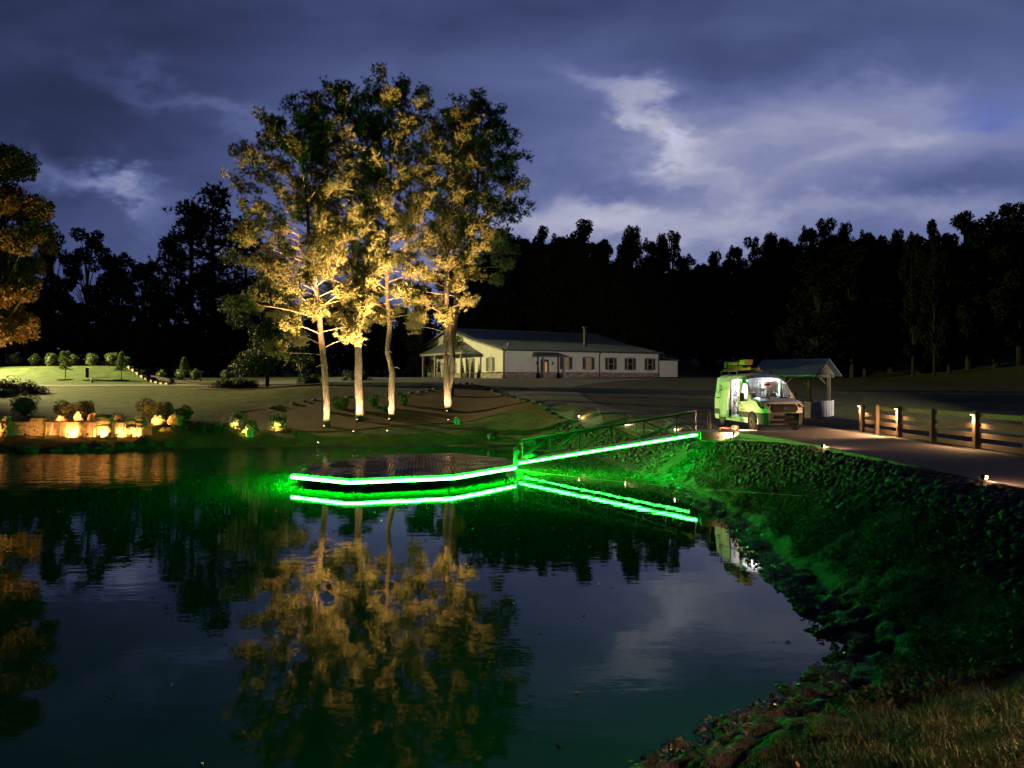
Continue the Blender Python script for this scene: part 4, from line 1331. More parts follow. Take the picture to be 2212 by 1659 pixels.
fp = empty('added_flood_pole', (31, 24, tz(31, 24)), 0, 'unseen pole floodlight added beyond the fence to light the long house wall', 'lamp')  # floodlight added out of view to brighten the long wall
MB().tube([(0, 0, -0.5), (0, 0, 3.2)], [0.10, 0.07], 10).build('pole', MT['darkmetal'], fp, smooth=True)
MB().box((0, 0.1, 3.3), (0.45, 0.25, 0.3)).build('lamp_head', MT['bronze'], fp, bevel=0.02)
MB().box((0, 0.235, 3.3), (0.36, 0.02, 0.22)).build('lens', MT['lampglow'], fp)
spot('beam', fp, (0, 0.35, 3.3), (-20.5, 74, 5.2), 52000, 34, (1.0, 0.88, 0.74), 0.7, 0.15)

# ------------------------------------------------------------------ bushes
def globe_bush(x, y, r, mat, label, seed, squash=0.9, n=1500, leaf=0.11, z=None, name='globe_bush', group=None, cat='bush'):
    rng = np.random.default_rng(seed)
    z = tz(x, y) if z is None else z
    t = empty(name, (x, y, z), 0, label, cat, group)
    d = unit(rng.normal(size=(n, 3)))
    rad = r * (0.72 + 0.28 * rng.random((n, 1)) ** 0.5) * (1 + 0.20 * np.sin(d[:, :1] * 4 + seed * 1.7) * np.cos(d[:, 2:] * 5 + seed) + 0.12 * np.sin(d[:, 1:2] * 9 + seed))
    p = d * rad * np.array([1, 1, squash]) + np.array([0, 0, r * squash * 0.95])
    tri_obj('foliage', leaf_tris(p, leaf, rng), mat, t)
    lump(0, 0, r * squash * 0.95, (r * 0.72, r * 0.72, r * squash * 0.72), seed, 10, 7, 0.1).build('branch_core', MT['bush_dark'], t, smooth=True)
    MB().tube([(0, 0, -0.1), (0, 0, r)], 0.05, 6).build('stem', MT['twig'], t)
    return t
for x, y, lab, sd in ((-18.75, 52.4, 'left of the trio of lit globe bushes', 1), (-17.55, 51.0, 'frontmost of the trio of lit globe bushes', 2), (-15.95, 52.3, 'right of the trio of lit globe bushes', 3)):
    globe_bush(x, y, 0.62, MT['bush'], 'clipped globe bush, ' + lab, sd, group='lit globe bushes')
    uplight(x + 0.05, y - 0.85, (x, y, tz(x, y) + 0.35), 520, 100, 'small uplight before the bush ' + lab, (1.0, 0.68, 0.20), 'bush uplights')
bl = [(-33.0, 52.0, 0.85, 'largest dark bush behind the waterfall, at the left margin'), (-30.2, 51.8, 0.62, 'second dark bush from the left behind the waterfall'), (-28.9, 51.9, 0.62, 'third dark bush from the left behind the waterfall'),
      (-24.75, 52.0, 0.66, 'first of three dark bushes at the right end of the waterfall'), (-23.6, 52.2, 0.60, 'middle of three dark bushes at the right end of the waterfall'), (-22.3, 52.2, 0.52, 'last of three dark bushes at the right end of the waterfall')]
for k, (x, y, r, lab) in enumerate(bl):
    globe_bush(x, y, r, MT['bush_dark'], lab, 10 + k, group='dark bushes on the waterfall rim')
# strap-leaved clumps on the shore between waterfall and bed
def grass_clump(name, x, y, n, h, mat, label, seed, spread=0.5, w=0.035, group=None, cat='grass clump'):
    rng = np.random.default_rng(seed)
    t = tz(x, y)
    a = rng.uniform(0, 6.28, n); lean = rng.uniform(0.1, 0.9, n); L = h * rng.uniform(0.6, 1.1, n)
    b = np.stack([rng.normal(size=n) * spread * 0.4, rng.normal(size=n) * spread * 0.4, np.zeros(n)], 1)
    d = np.stack([np.cos(a) * lean, np.sin(a) * lean, np.ones(n)], 1); d = unit(d)
    s = unit(np.cross(d, rng.normal(size=(n, 3)))) * w
    m = b + d * L[:, None] * 0.6
    e = b + d * L[:, None] + np.stack([np.cos(a) * lean, np.sin(a) * lean, -0.6 * lean], 1) * L[:, None] * 0.25
    v = np.stack([b - s, b + s, m + s, m - s, m - s, m + s, e, e], 1)
    V_ = []
    vv = np.concatenate([np.stack([b - s, b + s, m + s], 1), np.stack([b - s, m + s, m - s], 1), np.stack([m - s, m + s, e], 1)], 0).reshape(-1, 3)
    o = tri_obj(name, vv, mat)
    o.location = (x, y, t)
    return tag(o, label, cat, group)
for k, (x, y, h, lab) in enumerate(((-21.6, 50.3, 0.75, 'strappy plant right of the waterfall, leftmost of three'), (-20.7, 50.6, 0.8, 'strappy plant right of the waterfall, middle of three'), (-19.7, 50.9, 0.85, 'strappy plant with upright leaves beside the lit globe bushes'))):
    grass_clump('strap_leaf_plant', x, y, 130, h, MT['bush_dark'], lab, 50 + k, 0.9, 0.035, 'strap-leaved plants', 'plant')
grass_clump('reed', -14.3, 50.6, 40, 0.7, MT['hedge'], 'few reeds on the shore before the leftmost pine', 60, 0.3, 0.02, None, 'reed')
for k, (x, y, h, lab) in enumerate(((-27.6, 51.6, 0.45, 'small tuft above the middle of the waterfall'), (-26.5, 51.7, 0.40, 'smaller tuft right of the one above the waterfall'))):
    grass_clump('grass_tuft', x, y, 60, h, MT['bush_dark'], lab, 65 + k, 0.3, 0.02, 'tufts on the waterfall rim')
# golden cypresses on the mulch bed: upright lumps
def cypress(x, y, h, w, label, seed):
    rng = np.random.default_rng(seed)
    t = empty('dwarf_cypress', (x, y, tz(x, y) + 0.05), 0, label, 'shrub', 'golden cypresses on the bed')
    pts = []
    for k in range(int(26 * w / 1.0) + 8):
        a = rng.uniform(0, 6.28); r_ = w * 0.5 * rng.random() ** 0.5
        z1 = h * rng.uniform(0.55, 1.0) * (1 - 0.45 * (r_ / (w * 0.5)) ** 2)
        n = 70
        u = rng.random((n, 1))
        c = np.array([r_ * math.cos(a) * 0.6, r_ * math.sin(a) * 0.6, 0.05]) * (1 - u) + np.array([r_ * math.cos(a) * 1.15, r_ * math.sin(a) * 1.15, z1]) * u
        pts.append(c + rng.normal(size=(n, 3)) * 0.045)
    tri_obj('foliage', leaf_tris(np.concatenate(pts), 0.085, rng), MT['cypress'], t)
    MB().tube([(0, 0, -0.05), (0, 0, h * 0.5)], [0.05, 0.02], 6).build('stem', MT['twig'], t)
cypress(-12.95, 58.2, 1.35, 1.3, 'largest golden cypress between the two left floodlit pines', 1)
cypress(-10.55, 58.8, 1.15, 0.85, 'oval golden cypress between the thick and crooked pines', 2)
cypress(-9.35, 57.3, 0.62, 0.62, 'smallest golden cypress just left of the crooked pine', 3)
cypress(-8.35, 59.3, 1.1, 0.6, 'narrow golden cypress half hidden by the crooked pine', 4)
cypress(-13.9, 57.3, 0.75, 0.5, 'low golden cypress half hidden by the leftmost pine', 5)
# hedge row on the upper lawn, saplings, markers
hx = [(-62.3, 1.05), (-60.0, 0.95), (-57.7, 1.10), (-55.3, 0.95), (-52.7, 1.05), (-50.4, 1.15), (-48.5, 0.85), (-46.2, 0.95), (-44.0, 0.85), (-41.7, 0.95), (-39.8, 0.85), (-36.0, 0.8)]
ordn = ['first', 'second', 'third', 'fourth', 'fifth', 'sixth', 'seventh', 'eighth', 'ninth', 'tenth', 'eleventh', 'twelfth']
for k, (x, s) in enumerate(hx):
    globe_bush(x, 96.4 + 0.3 * (k % 2), 0.72 * s, MT['hedge'], ordn[k] + ' small shrub from the left in the row above the lit lawn', 70 + k, 1.05, 700, 0.17, name='row_shrub', group='shrubs along the top of the lawn', cat='shrub')
def sapling(x, y, h, label, seed, fork=False):
    rng = np.random.default_rng(seed)
    t = empty('young_pine', (x, y, tz(x, y)), 0, label, 'tree', 'young pines on the lawn')
    MB().tube([(0, 0, -0.1), (0.02, 0, h * 0.5), (0, 0.02, h * 0.97)], [0.06, 0.045, 0.015], 6).build('trunk', MT['bark'], t)
    cen = []; dr = []
    for k in range(220):
        z = h * rng.uniform(0.34, 1.0)
        r_ = 0.62 * (1 - (z / h - 0.34) / 0.72) * rng.random() ** 0.6 + 0.05
        a = rng.uniform(0, 6.28)
        cx = 0.0
        if fork and z > 0.55 * h: cx = 0.30 if rng.random() < 0.7 else -0.35
        cen.append((cx + r_ * math.cos(a), r_ * math.sin(a), z)); dr.append((math.cos(a) * 0.5, math.sin(a) * 0.5, 0.9))
    tri_obj('crown', needle_tufts(np.array(cen), np.array(dr), 14, 0.26, 0.05, 0.5, rng), MT['hedge'], t)
    MB().lathe((0, 0, -0.03), [(0.95, 0), (0.8, 0.09), (0.3, 0.14)], 16).build('mulch_ring', MT['mulch'], t, smooth=True)
    return t
sapling(-50.6, 87.0, 3.1, 'bushy forked young pine in the middle of the lit lawn', 1, True)
sapling(-44.0, 86.5, 3.0, 'slender young pine near the stepped stones', 2)
sapling(-38.2, 89.5, 2.8, 'unlit young pine beyond the stepped stones', 3)
po = MB().span((-0.12, -0.12, 0), (0.12, 0.12, 1.0)); po.span((-0.17, -0.17, 1.0), (0.17, 0.17, 1.06))
o = tag(po.build('lawn_post', MT['darkmetal']), 'short dark post on the lit lawn beside the forked young pine', 'post'); o.location = (-49.0, 88.6, tz(-49.0, 88.6))
o = tag(MB().lathe((0, 0, 0), [(0.13, 0), (0.13, 0.38), (0.10, 0.45), (0.03, 0.47)], 10).build('lawn_marker', MT['whitewood'], smooth=True), 'low pale marker on the lit lawn', 'marker'); o.location = (-46.2, 84.5, tz(-46.2, 84.5))
ts = empty('t_post', (-37.3, 92, tz(-37.3, 92)), 0, 'white T-shaped post in the dark right of the steps', 'post')
MB().span((-0.06, -0.06, 0), (0.06, 0.06, 1.15)).build('post', MT['whitewood'], ts); MB().span((-0.38, -0.05, 1.15), (0.38, 0.05, 1.32)).build('crossbar', MT['whitewood'], ts)
# stepped stones down the edge of the terrace with a dark planted slope
steps = empty('stepped_wall', (-46, 93, 0), 0, 'row of stepped pale stones down the edge of the lit lawn', 'wall')
for k in range(9):
    y = 94 - k * 1.75
    x = -46 + (93 - y) * 0.78 + 0.1
    z = tz(x - 0.8, y)
    MB().box((x + 46, y - 93, z - 0.10), (0.55, 1.5, 0.62), Matrix.Rotation(R(35), 3, 'Z')).build('stone_block', MT['wallstone'], steps, bevel=0.04)
tag(drape('planted_slope', [Vector(p) for p in [(-45.2, 94), (-31.9, 78.6), (-28.8, 80.5), (-41, 95)]], 1.0, 0.08, M('dark_mulch', (0.018, 0.015, 0.012), 0.95, bump=(6, 1, 0.1), coord='World'), 0.1), kind='structure')
# purple shrubs left margin, island bed shrubs and dark trees mid left
rng = np.random.default_rng(91)
for k, (x, y, w, h, mt, lab) in enumerate(((-44.5, 67.5, 2.1, 1.4, 'purple', 'purplish spreading shrub at the left margin of the lawn'), (-42.3, 67.0, 1.7, 1.0, 'purple', 'lower purplish shrub right of the spreading one'), (-43.3, 64.5, 1.4, 0.7, 'bush_dark', 'low dark shrub in front of the purplish ones'),
                                       (-27.2, 73.0, 1.6, 1.0, 'bush_dark', 'rounded dark shrub at the left of the island bed'), (-25.4, 73.5, 1.3, 0.9, 'bush_dark', 'dark shrub in the middle of the island bed'), (-20.2, 76.5, 1.5, 1.0, 'bush_dark', 'dark shrub at the right of the island bed'), (-17.0, 84, 1.8, 1.2, 'bush_dark', 'dark shrub by the lane left of the leftmost pine'))):
    n = 1500
    d = unit(rng.normal(size=(n, 3))); d[:, 2] = abs(d[:, 2])
    p = d * (0.55 + 0.45 * rng.random((n, 1))) * np.array([w, w * 0.7, h]) * (1 + 0.2 * np.sin(d[:, :1] * 7 + k))
    t = empty('shrub', (x, y, tz(x, y)), 0, lab, 'shrub')
    tri_obj('foliage', leaf_tris(p, 0.17, rng), MT[mt], t)
    lump(0, 0, 0, (w * 0.55, w * 0.4, h * 0.6), k, 10, 7, 0.2).build('branch_core', MT['bush_dark'], t, smooth=True)
cl = [((rng.normal() * 1.7, rng.normal() * 1.5, rng.uniform(1.6, 13)), (1.3, 1.2, 1.0)) for k in range(34)]
crown_tree('evergreen_tree', (-23.8, 74.6), 13, cl, 15000, 0.24, MT['bush_dark'], 'dim evergreen tree with drooping branches on the island bed', 92, 0.2)
tag(drape('island_bed', smooth_poly([(-29.5, 71.5), (-25, 70.6), (-20, 72.5), (-17.5, 76), (-21, 77.5), (-26, 75.5), (-29, 74)], True, 4), 0.8, 0.06, MT['mulch'], 0.1, 0.1), kind='structure')

# twin-panel markers on the far bank
for x, y, lab in ((-17.15, 50.3, 'small peaked two-panel box on the shore below the lit globe bushes'), (-3.83, 53.2, 'small peaked two-panel box on the bank below the forked pine')):
    z = tz(x, y)
    t = empty('marker_box', (x, y, z), 0, lab, 'box', 'two-panel boxes on the far bank')
    for s in (-1, 1):
        MB().prism([(s * 0.02, -0.06, 0.05), (s * 0.20, -0.06, 0.05), (s * 0.20, -0.06, 0.45), (s * 0.12, -0.06, 0.58), (s * 0.02, -0.06, 0.62)], (0, 0.12, 0)).build('panel', MT['whitewood'], t)
    MB().span((-0.19, -0.045, 0.0), (0.19, 0.045, 0.44)).build('core', MT['black'], t)

# border stones of the bed
bs = smooth_poly([(3.4, 49.0), (1.45, 54), (-0.2, 60), (-2.6, 68), (-4.5, 73.2)], False, 14) + smooth_poly(BED_BACK[::-1], False, 14)
rb_ = random.Random(8)
PEB = []
for k in range(6):
    PEB.append(lump(0, 0, 0, (1, 0.8, 0.6), 300 + k, 8, 5, 0.22).mesh('stone', True))
    PEB[-1].materials.append(MT['stone'])
border = empty('stone_border', (-4, 62, 0), 0, 'low stone border around the back of the mulch bed', 'border')
acc = 0; last = bs[0]
for p in bs[1:]:
    acc += (p - last).length; last = p
    if acc > 0.75:
        acc = 0
        o = obj('stone', PEB[rb_.randint(0, 5)], None, border)
        o.location = (p.x + 4 + rb_.uniform(-.1, .1), p.y - 62 + rb_.uniform(-.1, .1), tz(p.x, p.y) + 0.10)
        s = rb_.uniform(0.22, 0.36); o.scale = (s, s * 0.8, s * 0.6); o.rotation_euler = (0, 0, rb_.uniform(0, 6.28))
# boulders by the drive
for x, y, r_, sd, lab in ((1.25, 47.6, (0.85, 0.5, 0.42), 71, 'long flat-topped boulder at the corner of the pond'), (-1.3, 50.4, (0.30, 0.28, 0.28), 72, 'small square boulder on the far bank'), (-4.9, 51.3, (0.18, 0.15, 0.10), 73, 'little pale rock lying on the far bank')):
    tag(lump(x, y, tz(x, y) + r_[2] * 0.55, r_, sd, 14, 9, 0.22).build('boulder', MT['stone']), lab, 'boulder')

# ------------------------------------------------------------------ waterfall: stacked stone with lit piers and water sheets
wf = empty('waterfall', (-27, 48.8, 0), 0, 'stacked stone waterfall wall with thin sheets of water, lit amber', 'waterfall')
SB = []
rw = random.Random(21)
for k in range(5):
    b = MB(); w, d_, h_ = 1.0, 1.0, 1.0
    b.add([(sx * 0.5 * rw.uniform(.88, 1), sy * 0.5 * rw.uniform(.85, 1), sz * 0.5 * rw.uniform(.85, 1)) for sx in (-1, 1) for sy in (-1, 1) for sz in (-1, 1)],
          [(0, 1, 3, 2), (4, 6, 7, 5), (0, 4, 5, 1), (2, 3, 7, 6), (0, 2, 6, 4), (1, 5, 7, 3)])
    me = b.mesh('stone'); me.materials.append(MT['wallstone']); SB.append(me)
def wall_y(x):
    """front face of the wall (world y), gently curved"""
    return 48.6 + 0.35 * math.sin((x + 33) * 0.55) + 0.10 * max(0, x + 25)
# piers: (x centre, width, base, top, forward)
piers = [(-32.6, 1.8, 0.55, 1.95, 0.30), (-30.1, 1.0, 0.75, 1.85, 0.15), (-27.6, 1.7, 0.60, 1.62, 0.28), (-25.4, 1.15, 0.70, 2.05, 0.40), (-23.6, 1.2, 1.25, 1.95, 0.2)]
wallx = [(-33.5, -31.7, 1.65)]
nst = 0
def stone_course(x0, x1, z, hh, fwd, lim=300):
    global nst
    x = x0
    while x < x1 - 0.05:
        w = min(rw.uniform(0.26, 0.62), x1 - x)
        if nst < lim:
            o = obj('stone', SB[rw.randint(0, 4)], None, wf)
            o.location = (x + w / 2 + 27, wall_y(x) - 48.8 - fwd + rw.uniform(-0.05, 0.05), z + hh / 2)
            o.scale = (w * 1.02, 0.5, hh * 1.0)
            o.rotation_euler = (0, 0, rw.uniform(-0.06, 0.06))
            nst += 1
        x += w
for xc, w, z0, z1, fwd in piers:
    z = z0
    while z < z1:
        hh = rw.uniform(0.10, 0.17)
        stone_course(xc - w / 2 + rw.uniform(0, .12), xc + w / 2 - rw.uniform(0, .12), z, hh, fwd)
        z += hh * 1.02
# recessed wall between the piers (coarser courses) behind the water
for x0, x1 in ((-31.7, -30.6), (-29.6, -28.45), (-26.75, -25.97), (-24.8, -24.2)):
    z = 0.7
    while z < 1.6:
        stone_course(x0 - 0.1, x1 + 0.1, z, 0.225, -0.12, 300)
        z += 0.23
MB().span((-6.8, 0.25, -0.3), (4.0, 1.6, 1.35)).build('backing_wall', MT['rock'], wf)
MB().span((-6.7, -0.05, 1.55), (2.6, 0.85, 1.62)).build('spill_ledge', MT['wallstone'], wf, bevel=0.02)
# water sheets: uneven falling ribbons
ws = bpy.data.materials.new('falling_water'); ws.use_nodes = True
Sn = NT(ws.node_tree); sb = ws.node_tree.nodes['Principled BSDF']
sb.inputs['Base Color'].default_value = (0.75, 0.72, 0.68, 1); sb.inputs['Roughness'].default_value = 0.25
gx0, gy0, gz0 = Sn.sep(Sn.node('ShaderNodeNewGeometry').outputs['Position'])
al = Sn.smooth(Sn.noise(Sn.comb(Sn.mul(gx0, 9.0), 0.0, Sn.mul(gz0, 0.5)), 1.0, 4, 0.6), 0.42, 0.66, 0.0, 0.65)
ws.node_tree.links.new(al, sb.inputs['Alpha'])
for x0, x1 in ((-31.7, -30.6), (-29.6, -28.45), (-28.4, -26.9), (-26.75, -25.97), (-24.8, -23.2)):
    b = MB(); n = 26; m = 8
    vs = []
    for i in range(n + 1):
        x = x0 + (x1 - x0) * i / n
        off = rw.uniform(-0.03, 0.03)
        for j in range(m + 1):
            t = j / m
            vs.append((x + 27, wall_y(x) - 48.8 - 0.10 - (0.35 if -28.4 <= x <= -26.9 else 0.0) - 0.14 * t ** 0.6 + off, 1.64 - 0.95 * t))
    b.add(vs, [(i * (m + 1) + j, (i + 1) * (m + 1) + j, (i + 1) * (m + 1) + j + 1, i * (m + 1) + j + 1) for i in range(n) for j in range(m)])
    b.build('water_sheet', ws, wf, smooth=True)
# boulders on the rim and at the foot
ORD14 = ['first', 'second', 'third', 'fourth', 'fifth', 'sixth', 'seventh', 'eighth', 'ninth', 'tenth', 'eleventh', 'twelfth', 'thirteenth', 'last']
foot = [(-33.2, 47.0, .8, .6), (-31.6, 46.9, .9, .62), (-30.2, 46.6, .8, .5), (-28.8, 46.5, .95, .60), (-27.3, 46.6, .65, .42), (-26.2, 46.9, .85, .58), (-25.0, 47.3, .8, .62), (-23.7, 47.5, .70, .50), (-22.7, 48.2, .85, .5), (-21.6, 48.6, .5, .34), (-20.6, 49.2, .42, .3), (-24.4, 46.6, .45, .3), (-29.6, 45.9, .5, .3), (-26.6, 46.0, .4, .26)]
for k, (x, y, r_, h_) in enumerate(foot):
    y = min(y - 0.75, 46.6) if x < -24 else y - 0.6
    tag(lump(x, y, tz(x, y) + h_ * 0.10, (r_ * 0.85, r_ * 0.6, h_ * 0.62), 400 + k, 12, 8, 0.40).build('boulder', MT['rock']), 'dark wet boulder at the waterfall foot, %s from the left' % ORD14[sorted(f[0] for f in foot).index(x)], 'boulder', 'boulders at the waterfall foot')
rim = [(-31.0, 50.2, .5, .32, 'brown rim boulder left of the second waterfall light'), (-29.55, 50.3, .42, .34, 'brightly lit rim rock above the left water sheet'), (-28.35, 50.2, .38, .55, 'pointed bright rim rock in the middle of the waterfall'), (-27.6, 50.6, .5, .5, 'dark square rim boulder behind the pointed bright rock'),
       (-26.5, 50.3, .45, .36, 'lit rim rock left of the tall stone pier'), (-25.95, 50.5, .5, .42, 'dark rim boulder behind the tall stone pier'), (-24.35, 50.0, .40, .32, 'lit rim rock right of the tall stone pier'), (-23.0, 49.9, .48, .36, 'brightest rim rock at the right end of the waterfall'), (-21.9, 50.1, .6, .42, 'large dark boulder ending the waterfall at right')]
for k, (x, y, r_, h_, lab) in enumerate(rim):
    tag(lump(x, y, max(1.55, tz(x, y)) + h_ * 0.25, (r_ * 0.85, r_ * 0.6, h_ * 0.8), 440 + k, 11, 8, 0.5).build('boulder', MT['wallstone']), lab, 'boulder')
# waterfall lamps: on the rim, shining on rocks; and below, shining on the piers; lamps below the sheets and last pier are added to brighten them
for x, y, z, tgt, p_, lab in ((-29.6, 49.45, 1.62, (-29.55, 50.2, 2.0), 70, 'rim lamp before the left bright rock'), (-28.35, 49.4, 1.62, (-28.35, 50.2, 2.2), 90, 'rim lamp before the pointed bright rock'), (-26.5, 49.5, 1.62, (-26.5, 50.3, 2.0), 40, 'rim lamp left of the tall stone pier'),
                              (-24.4, 49.2, 1.62, (-24.35, 50, 2.0), 40, 'rim lamp right of the tall stone pier'), (-23.05, 48.85, 1.40, (-23.0, 49.8, 1.8), 190, 'brightest rim lamp at the right end of the waterfall'),
                              (-32.7, 47.55, 0.45, (-32.6, 48.5, 1.2), 120, 'lamp below the leftmost stone pier'), (-27.5, 47.5, 0.45, (-27.55, 48.5, 1.15), 120, 'lamp below the broad middle stone pier'), (-25.4, 47.3, 0.55, (-25.4, 48.4, 1.3), 140, 'lamp below the tall stone pier'), (-30.1, 47.45, 0.40, (-30.1, 48.6, 1.2), 22, 'faint lamp below the second stone pier'), (-26.3, 47.5, 0.40, (-26.35, 48.7, 1.2), 30, 'added lamp below the water sheet left of the tall pier'), (-29.0, 47.5, 0.40, (-29.0, 48.7, 1.2), 30, 'added lamp below the water sheet left of the middle pier'), (-24.5, 47.6, 0.5, (-24.4, 48.7, 1.2), 45, 'added lamp below the water sheet right of the tall pier'), (-23.6, 47.6, 0.6, (-23.6, 48.6, 1.4), 50, 'added lamp below the last stone pier at right')):
    uplight(x, y, tgt, p_ * 4.6, 118, lab, AMBER, 'waterfall lamps', max(z, tz(x, y) + 0.10))

# ------------------------------------------------------------------ river stones on the bank below the road
rs = np.random.default_rng(5)
eys = np.array([p.y for p in edge_s]); exs = np.array([p.x for p in edge_s])
cand = []
for k in range(16000):
    if rs.random() < 0.72:
        y = rs.uniform(9, 35.2)
        lo = 8.15 + 0.35 * math.sin(y * 0.9) + 0.22 * math.sin(y * 2.3) - (0.5 if y < 12 else 0)
        x = rs.uniform(lo, 10.05 - (0.6 if y > 31 else 0.0) - max(0, y - 31) * 0.25)
    else:
        t = rs.random()
        e = np.array([(8.6, 36.0), (8.0, 38.9), (6.2, 44.2), (3.7, 48.3), (3.0, 49.3)])
        q = t * 4; i = min(3, int(q)); c_ = e[i] + (e[i + 1] - e[i]) * (q - i)
        n_ = np.array([-0.85, -0.45])
        d_ = rs.uniform(0.1, 2.6)
        x, y = c_ + n_ * d_
        if pond_dist(np.array([x]), np.array([y]))[0] < 0.6: continue
    if x > np.interp(y, eys, exs) - 0.22 or (8.2 < x < 9.8 and 32.8 < y < 35.0): continue
    s = rs.uniform(0.055, 0.14)
    cand.append((x, y, s))
# thin the overlaps on a grid
cell = {}
keep = []
for x, y, s in cand:
    k_ = (int(x / 0.30), int(y / 0.30))
    ok = True
    for dx_ in (-1, 0, 1):
        for dy_ in (-1, 0, 1):
            for (x2, y2, s2) in cell.get((k_[0] + dx_, k_[1] + dy_), ()):
                if (x - x2) ** 2 + (y - y2) ** 2 < ((s + s2) * 0.66) ** 2: ok = False; break
    if ok:
        cell.setdefault(k_, []).append((x, y, s)); keep.append((x, y, s))
# strays on the weedy slope
for k in range(150):
    y = rs.uniform(6.5, 33); d_ = rs.uniform(0.3, 2.0)
    x = np.interp(y, [8.5, 10, 12.7, 18, 23, 29, 34], [1.6, 3.3, 5.2, 5.6, 6.35, 6.3, 5.9]) + d_
    keep.append((x, y, rs.uniform(0.03, 0.08) * (0.6 if y < 12 else 1)))
ka = np.array(keep)
kz = terr(ka[:, 0], ka[:, 1], True)
size_px = ka[:, 2] / np.hypot(ka[:, 0], ka[:, 1])
order = np.argsort(-size_px)
rk = random.Random(9)
def stone_xf(i):
    x, y, s = ka[i]
    m = Matrix.Translation((x, y, kz[i] + s * 0.28)) @ Matrix.Rotation(R(-22), 4, 'Y') @ Matrix.Rotation(rk.uniform(0, 6.28), 4, 'Z') @ Matrix.Rotation(rk.uniform(-0.5, 0.5), 4, 'X') @ Matrix.Diagonal((s * rk.uniform(0.9, 1.3), s * rk.uniform(0.8, 1.0), s * rk.uniform(0.65, 0.95), 1))
    return m
for i in order[:300]:
    o = obj('stone', PEB[rk.randint(0, 5)], None, ground)
    o.matrix_basis = stone_xf(i)
pv = [np.array([v.co[:] for v in me.vertices]) for me in PEB]
pf = [np.array([list(p.vertices) for p in me.polygons]) for me in PEB]
VV, FF = [], []; base = 0
for i in order[300:]:
    k_ = rk.randint(0, 5)
    m = np.array(stone_xf(i))
    v = pv[k_] @ m[:3, :3].T + m[:3, 3]
    VV.append(v); FF.append(pf[k_] + base); base += len(v)
o = obj('riprap', mesh_np('riprap', np.concatenate(VV), np.concatenate(FF), True), MT['stone'], ground)
tag(o, kind='stuff')

# ------------------------------------------------------------------ weeds on the slope and near shore, leaves on the water
rg = np.random.default_rng(15)
def scatter_weeds(n, reg, leaf, hmax, name, mat, label, seed, blade=False):
    rg = np.random.default_rng(seed)
    x = rg.uniform(reg[0], reg[1], n * 3); y = reg[2] + (reg[3] - reg[2]) * rg.random(n * 3) ** 1.6
    d_ = pond_dist(x, y)
    dens = sstep(0.33, 0.62, fbm(x * 0.9, y * 0.9, seed) + 0.5)
    ok = (d_ > 0.7 + 0.5 * vnoise(x * 1.3, y * 1.3, 4)) & (x < 8.7) & (rg.random(n * 3) < 0.12 + dens)
    x, y = x[ok][:n], y[ok][:n]
    z = terr(x, y, True)
    if blade:
        m = len(x)
        d = unit(np.stack([rg.normal(size=m) * 0.5, rg.normal(size=m) * 0.5, np.ones(m)], 1))
        s = unit(np.cross(d, rg.normal(size=(m, 3)))) * 0.006
        b = np.stack([x, y, z - 0.01], 1)
        L = (hmax * rg.uniform(0.4, 1.0, m))[:, None]
        v = np.stack([b - s, b + s, b + d * L], 1).reshape(-1, 3)
    else:
        c = np.stack([x, y, z + 0.02 + hmax * rg.random(len(x)) ** 2], 1)
        v = leaf_tris(c, leaf, rg, 0.4)
    return tag(tri_obj(name, v, mat), label, 'weeds', None, 'stuff')
MT['weed'] = M('bank_weed', (0.04, 0.06, 0.02), 0.6, trans=0.2)
MT['drygrass'] = M('dry_grass', (0.12, 0.085, 0.03), 0.8, trans=0.2)
scatter_weeds(34000, (1.0, 8.8, 9.0, 34), 0.075, 0.13, 'bank_weeds', MT['weed'], 'low broad-leaved weeds on the bank between water and stones', 16)
scatter_weeds(36000, (-1.0, 8.8, 4.0, 12.5), 0.05, 0.075, 'shore_grass', MT['drygrass'], 'short dry grass on the near shore', 17, True)
scatter_weeds(30000, (2.0, 8.8, 6.0, 30), 0.05, 0.14, 'bank_grass', MT['weed'], 'thin grass over the pond bank', 18, True)
rl = np.random.default_rng(19)
n_ = 30000
x = rl.uniform(1, 8, n_); y = rl.uniform(8.5, 36, n_)
d_ = pond_dist(x, y)
ok = (d_ > -0.12) & (d_ < 0.75 * rl.random(n_) + 0.05)
x, y = x[ok][:7000], y[ok][:7000]
z = np.maximum(terr(x, y, True), 0.0) + 0.012
tag(tri_obj('shore_litter', leaf_tris(np.stack([x, y, z], 1), 0.075, rl, 0.75), M('wet_leaf_litter', (0.16, 0.15, 0.11), 0.18)), 'wet leaf litter along the water line of the right bank', 'litter', None, 'stuff')
# fallen leaves on the near grass
lf = M('fallen_leaf', (0.30, 0.16, 0.07), 0.7)
for k, (x, y, s, lab) in enumerate(((4.55, 7.5, 0.06, 'reddish fallen leaf upright in the near grass'), (4.62, 6.95, 0.06, 'brown fallen leaf right of the reddish one in the near grass'), (2.75, 7.35, 0.06, 'brown fallen leaf near the water in the bottom grass'), (3.05, 6.75, 0.07, 'pale curled leaf at the bottom edge of the near grass'))):
    z = tz(x, y, True)
    b = MB()
    pts = [(0, 0), (0.35, 0.25), (0.30, 0.6), (0.12, 0.8), (0, 1.0), (-0.12, 0.8), (-0.30, 0.6), (-0.35, 0.25)]
    b.add([(px * s, py * s, 0.03 + 0.5 * s * py + 0.25 * s * abs(px)) for px, py in pts] + [(0, 0.5 * s, 0.03 + 0.25 * s)], [(i, (i + 1) % 8, 8) for i in range(8)])
    o = tag(b.build('fallen_leaf', lf), lab, 'leaf', 'fallen leaves'); o.location = (x, y, z); o.rotation_euler = (0.4, 0, rk.uniform(0, 6.28))
